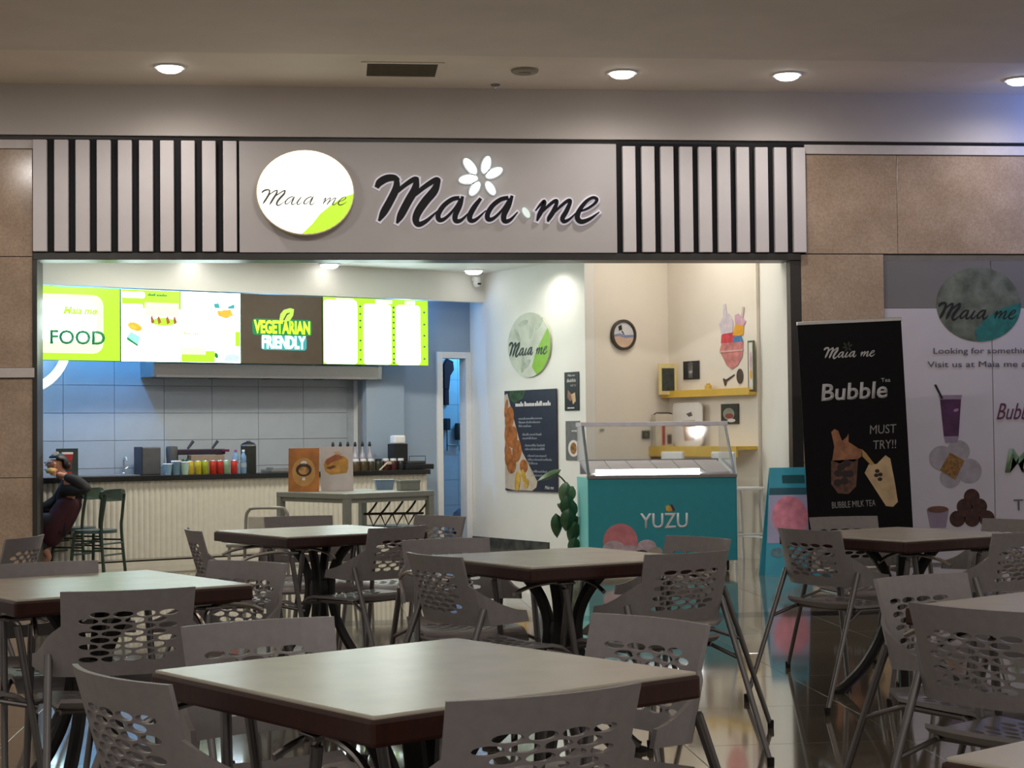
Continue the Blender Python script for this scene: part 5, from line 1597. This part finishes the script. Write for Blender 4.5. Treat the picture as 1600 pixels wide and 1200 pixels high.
def plan(s):
    k = min(abs(s) / _st, 58.0)
    i = int(k)
    f = k - i
    x = _plan[i][0] * (1 - f) + _plan[i + 1][0] * f
    y = _plan[i][1] * (1 - f) + _plan[i + 1][1] * f
    h = _plan[i][2] * (1 - f) + _plan[i + 1][2] * f
    return math.copysign(x, s), y, math.copysign(h, s)


BZ0, BZ1 = .535, .79


def back_warp(u, v, w):
    """u: metres along the plan, v: 0 at the lower rim to 1 at the upper rim"""
    z = BZ0 + v * (BZ1 - BZ0)
    flare = 1.0 if abs(u) > .20 else (.955 + .06 * v)
    x, y, h = plan(u * flare)
    lean = -.20 - .075 * v
    nx, ny = -math.sin(h), math.cos(h)
    return (x + nx * w, y + lean + ny * w, z)


def seat_warp(u, v, w):
    """u across, v from the rear (-.19) to the front edge (.22)"""
    z = .445 - .018 * math.cos(u / .21 * PI / 2) * math.cos((v - .0) / .24 * PI / 2)
    if v > .15:
        z -= (v - .15) ** 2 * 5.5
    if v < -.14:
        z += (-.14 - v) ** 2 * 9
    return (u * (1 - .10 * max(0, -v) / .19), v, z + w)


def make_chair():
    t = thing('dining_chair', 'x', 'chair', group='grey perforated chairs around the hall tables')
    # backrest
    S = .195
    us_l, us_r = lin(-S, -.150, 3), lin(.150, S, 3)
    mid = lin(-.150, .150, 8)
    border = [gridpts(us_l, lin(0, 1, 6)), gridpts(us_r, lin(0, 1, 6)), gridpts(mid, lin(0, .16, 2)), gridpts(mid, lin(.76, 1, 3))]
    WL = [(S + .022 * k, .006 * k, .21 + .39 * (1 - k / 9) ** 1.7) for k in range(10)]
    # wings: the lower corners run forward as short arms
    for sg in (-1, 1):
        border.append([[(sg * u, v0 + (v1 - v0) * q) for u, v0, v1 in WL] for q in lin(0, 1, 3)])
    mb, wall = perforated(4, 8, -.150, .150, .16, .76, .0296, .0345, back_warp, .012, border)
    rim = [(u, 0.0) for u in lin(-S, S, 12)]
    for p, q in zip(rim[:-1], rim[1:]):
        wall(p, q)
    rim = [(u, 1.0) for u in lin(-S, S, 16)]
    for p, q in zip(rim[:-1], rim[1:]):
        wall(p, q)
    for sg in (-1, 1):
        for p, q in ((lin(.60, 1, 4)[k], lin(.60, 1, 4)[k + 1]) for k in range(4)):
            wall((sg * S, p), (sg * S, q))
        for k in range(len(WL) - 1):
            wall((sg * WL[k][0], WL[k][1]), (sg * WL[k + 1][0], WL[k + 1][1]))
            wall((sg * WL[k][0], WL[k][2]), (sg * WL[k + 1][0], WL[k + 1][2]))
        wall((sg * WL[-1][0], WL[-1][1]), (sg * WL[-1][0], WL[-1][2]))
    mb.build('backrest', CHAIRG, t)
    # seat
    us = lin(-.21, .21, 10)
    border = [gridpts(us, lin(-.19, -.14, 3)), gridpts(us, lin(.15, .235, 5)), gridpts(lin(-.21, -.165, 2), lin(-.14, .15, 6)), gridpts(lin(.165, .21, 2), lin(-.14, .15, 6))]
    mb, wall = perforated(5, 8, -.165, .165, -.14, .15, .024, .0145, seat_warp, .012, border)
    for us_ in (lin(-.21, .21, 10),):
        for k in range(10):
            wall((us_[k], -.19), (us_[k + 1], -.19))
            wall((us_[k], .235), (us_[k + 1], .235))
    vs_ = lin(-.19, .235, 10)
    for k in range(10):
        wall((-.21, vs_[k]), (-.21, vs_[k + 1]))
        wall((.21, vs_[k]), (.21, vs_[k + 1]))
    mb.build('seat', CHAIRG, t)
    for sx in (-1, 1):
        l1 = MB().tube([(.262 * sx, .285, .018), (.243 * sx, .185, .655)], [.0105, .0125], 10).build('leg', TUBE, t, smooth=True)
        MB().lathe([(.013, 0), (.014, .03), (.012, .034)], (.2635 * sx, .288, 0), 10).build('foot', RUBBER, l1)
        l2 = MB().tube([(.250 * sx, -.40, .018), (.222 * sx, -.165, .60)], [.0105, .0125], 10).build('leg', TUBE, t, smooth=True)
        MB().lathe([(.013, 0), (.014, .03), (.012, .034)], (.2505 * sx, -.402, 0), 10).build('foot', RUBBER, l2)
        ar = MB().tube(smooth_path([(.243 * sx, .19, .655), (.243 * sx, .165, .678), (.244 * sx, .10, .682), (.248 * sx, .0, .668), (.25 * sx, -.06, .645)], 4), .008, 8).build('armrest', CHROME, t, smooth=True)
        MB().bbox(.243 * sx - .024, .243 * sx + .024, .145, .215, .672, .682, .003).build('arm_cap', TUBE, ar)
        MB().tube([(.253 * sx, .245, .40), (.205 * sx, .12, .428)], .008, 8).build('seat_bracket', TUBE, t)
        MB().tube([(.236 * sx, -.26, .38), (.19 * sx, -.12, .43)], .008, 8).build('seat_bracket', TUBE, t)
    q = MB()
    q.tube([(-.20, .11, .425), (.20, .11, .425)], .009, 8).tube([(-.19, -.12, .427), (.19, -.12, .427)], .009, 8).tube([(-.19, -.14, .427), (-.19, .16, .424)], .009, 8).tube([(.19, -.14, .427), (.19, .16, .424)], .009, 8)
    q.build('seat_frame', TUBE, t)
    return t


# x, y of the middle of the upper rim, and the way the sitter faces
CH = [
    (0.36, 2.86, 114, 'grey perforated chair whose back is closest to the viewer, before the nearest table'),
    (-0.43, 3.22, 34, 'grey perforated chair at the nearest table, seen from its side at the bottom edge'),
    (-0.20, 4.11, -66, 'grey perforated chair behind the nearest table, on the side of the stone pillar'),
    (0.75, 3.98, 215, 'grey perforated chair behind the nearest table, on the side of the freezer'),
    (-0.61, 5.02, 104, 'grey chair seen square from behind before the table reflecting the menu boards'),
    (-0.31, 6.08, 228, 'grey chair with visible seat just behind the table that reflects the menu boards'),
    (-1.06, 6.21, -66, 'grey chair half hidden by the table reflecting the menu boards, below the person'),
    (-1.50, 5.34, 31, 'grey chair mostly outside the frame below the table that reflects the menu boards'),
    (-0.72, 8.27, 14, 'grey chair seen from its side at the farthest table, before the fluted counter'),
    (-0.23, 9.52, -78, 'grey chair of which only the upper back shows behind the farthest table'),
    (0.30, 8.22, 132, 'grey chair at the near side of the farthest table with pale light on its seat'),
    (0.57, 9.30, 222, 'grey chair with a light spot on its corner before the blue doorway'),
    (0.45, 7.22, -78, 'grey chair back beyond the table before the freezer, nearer the fluted counter'),
    (0.33, 6.25, 28, 'grey chair with lit holes seen from its side at the table before the freezer'),
    (1.29, 6.13, 116, 'grey chair seen from behind at the table before the freezer'),
    (1.53, 7.04, 212, 'grey chair with a bright corner in front of the teal freezer panel'),
    (2.10, 7.46, 30, 'dark grey chair with long legs standing in front of the blue folding sign'),
    (2.60, 8.55, -80, 'pale lit chair back behind the dark table, before the black banner stand'),
    (2.95, 7.02, 120, 'dark chair at the near side of the table before the banner stand'),
    (3.33, 8.02, 210, 'chair at the frame edge behind the table before the banner stand'),
    (1.75, 5.00, -64, 'pale grey chair behind the dark table cut by the frame'),
    (1.55, 4.06, 33, 'large grey perforated chair before the dark table cut by the frame'),
    (-1.40, 7.86, 165, 'grey chair seen edge-on with a bluish shine below the stone pillar'),
]
base = None
for (x, y, fc, lb) in CH:
    a_ = math.radians(fc)
    loc = (x + .262 * math.cos(a_), y + .262 * math.sin(a_), 0)
    if base is None:
        base = make_chair()
        base['label'] = lb
        base.location = loc
        base.rotation_euler = (0, 0, a_ - PI / 2)
    else:
        dup(base, lb, loc, a_ - PI / 2)
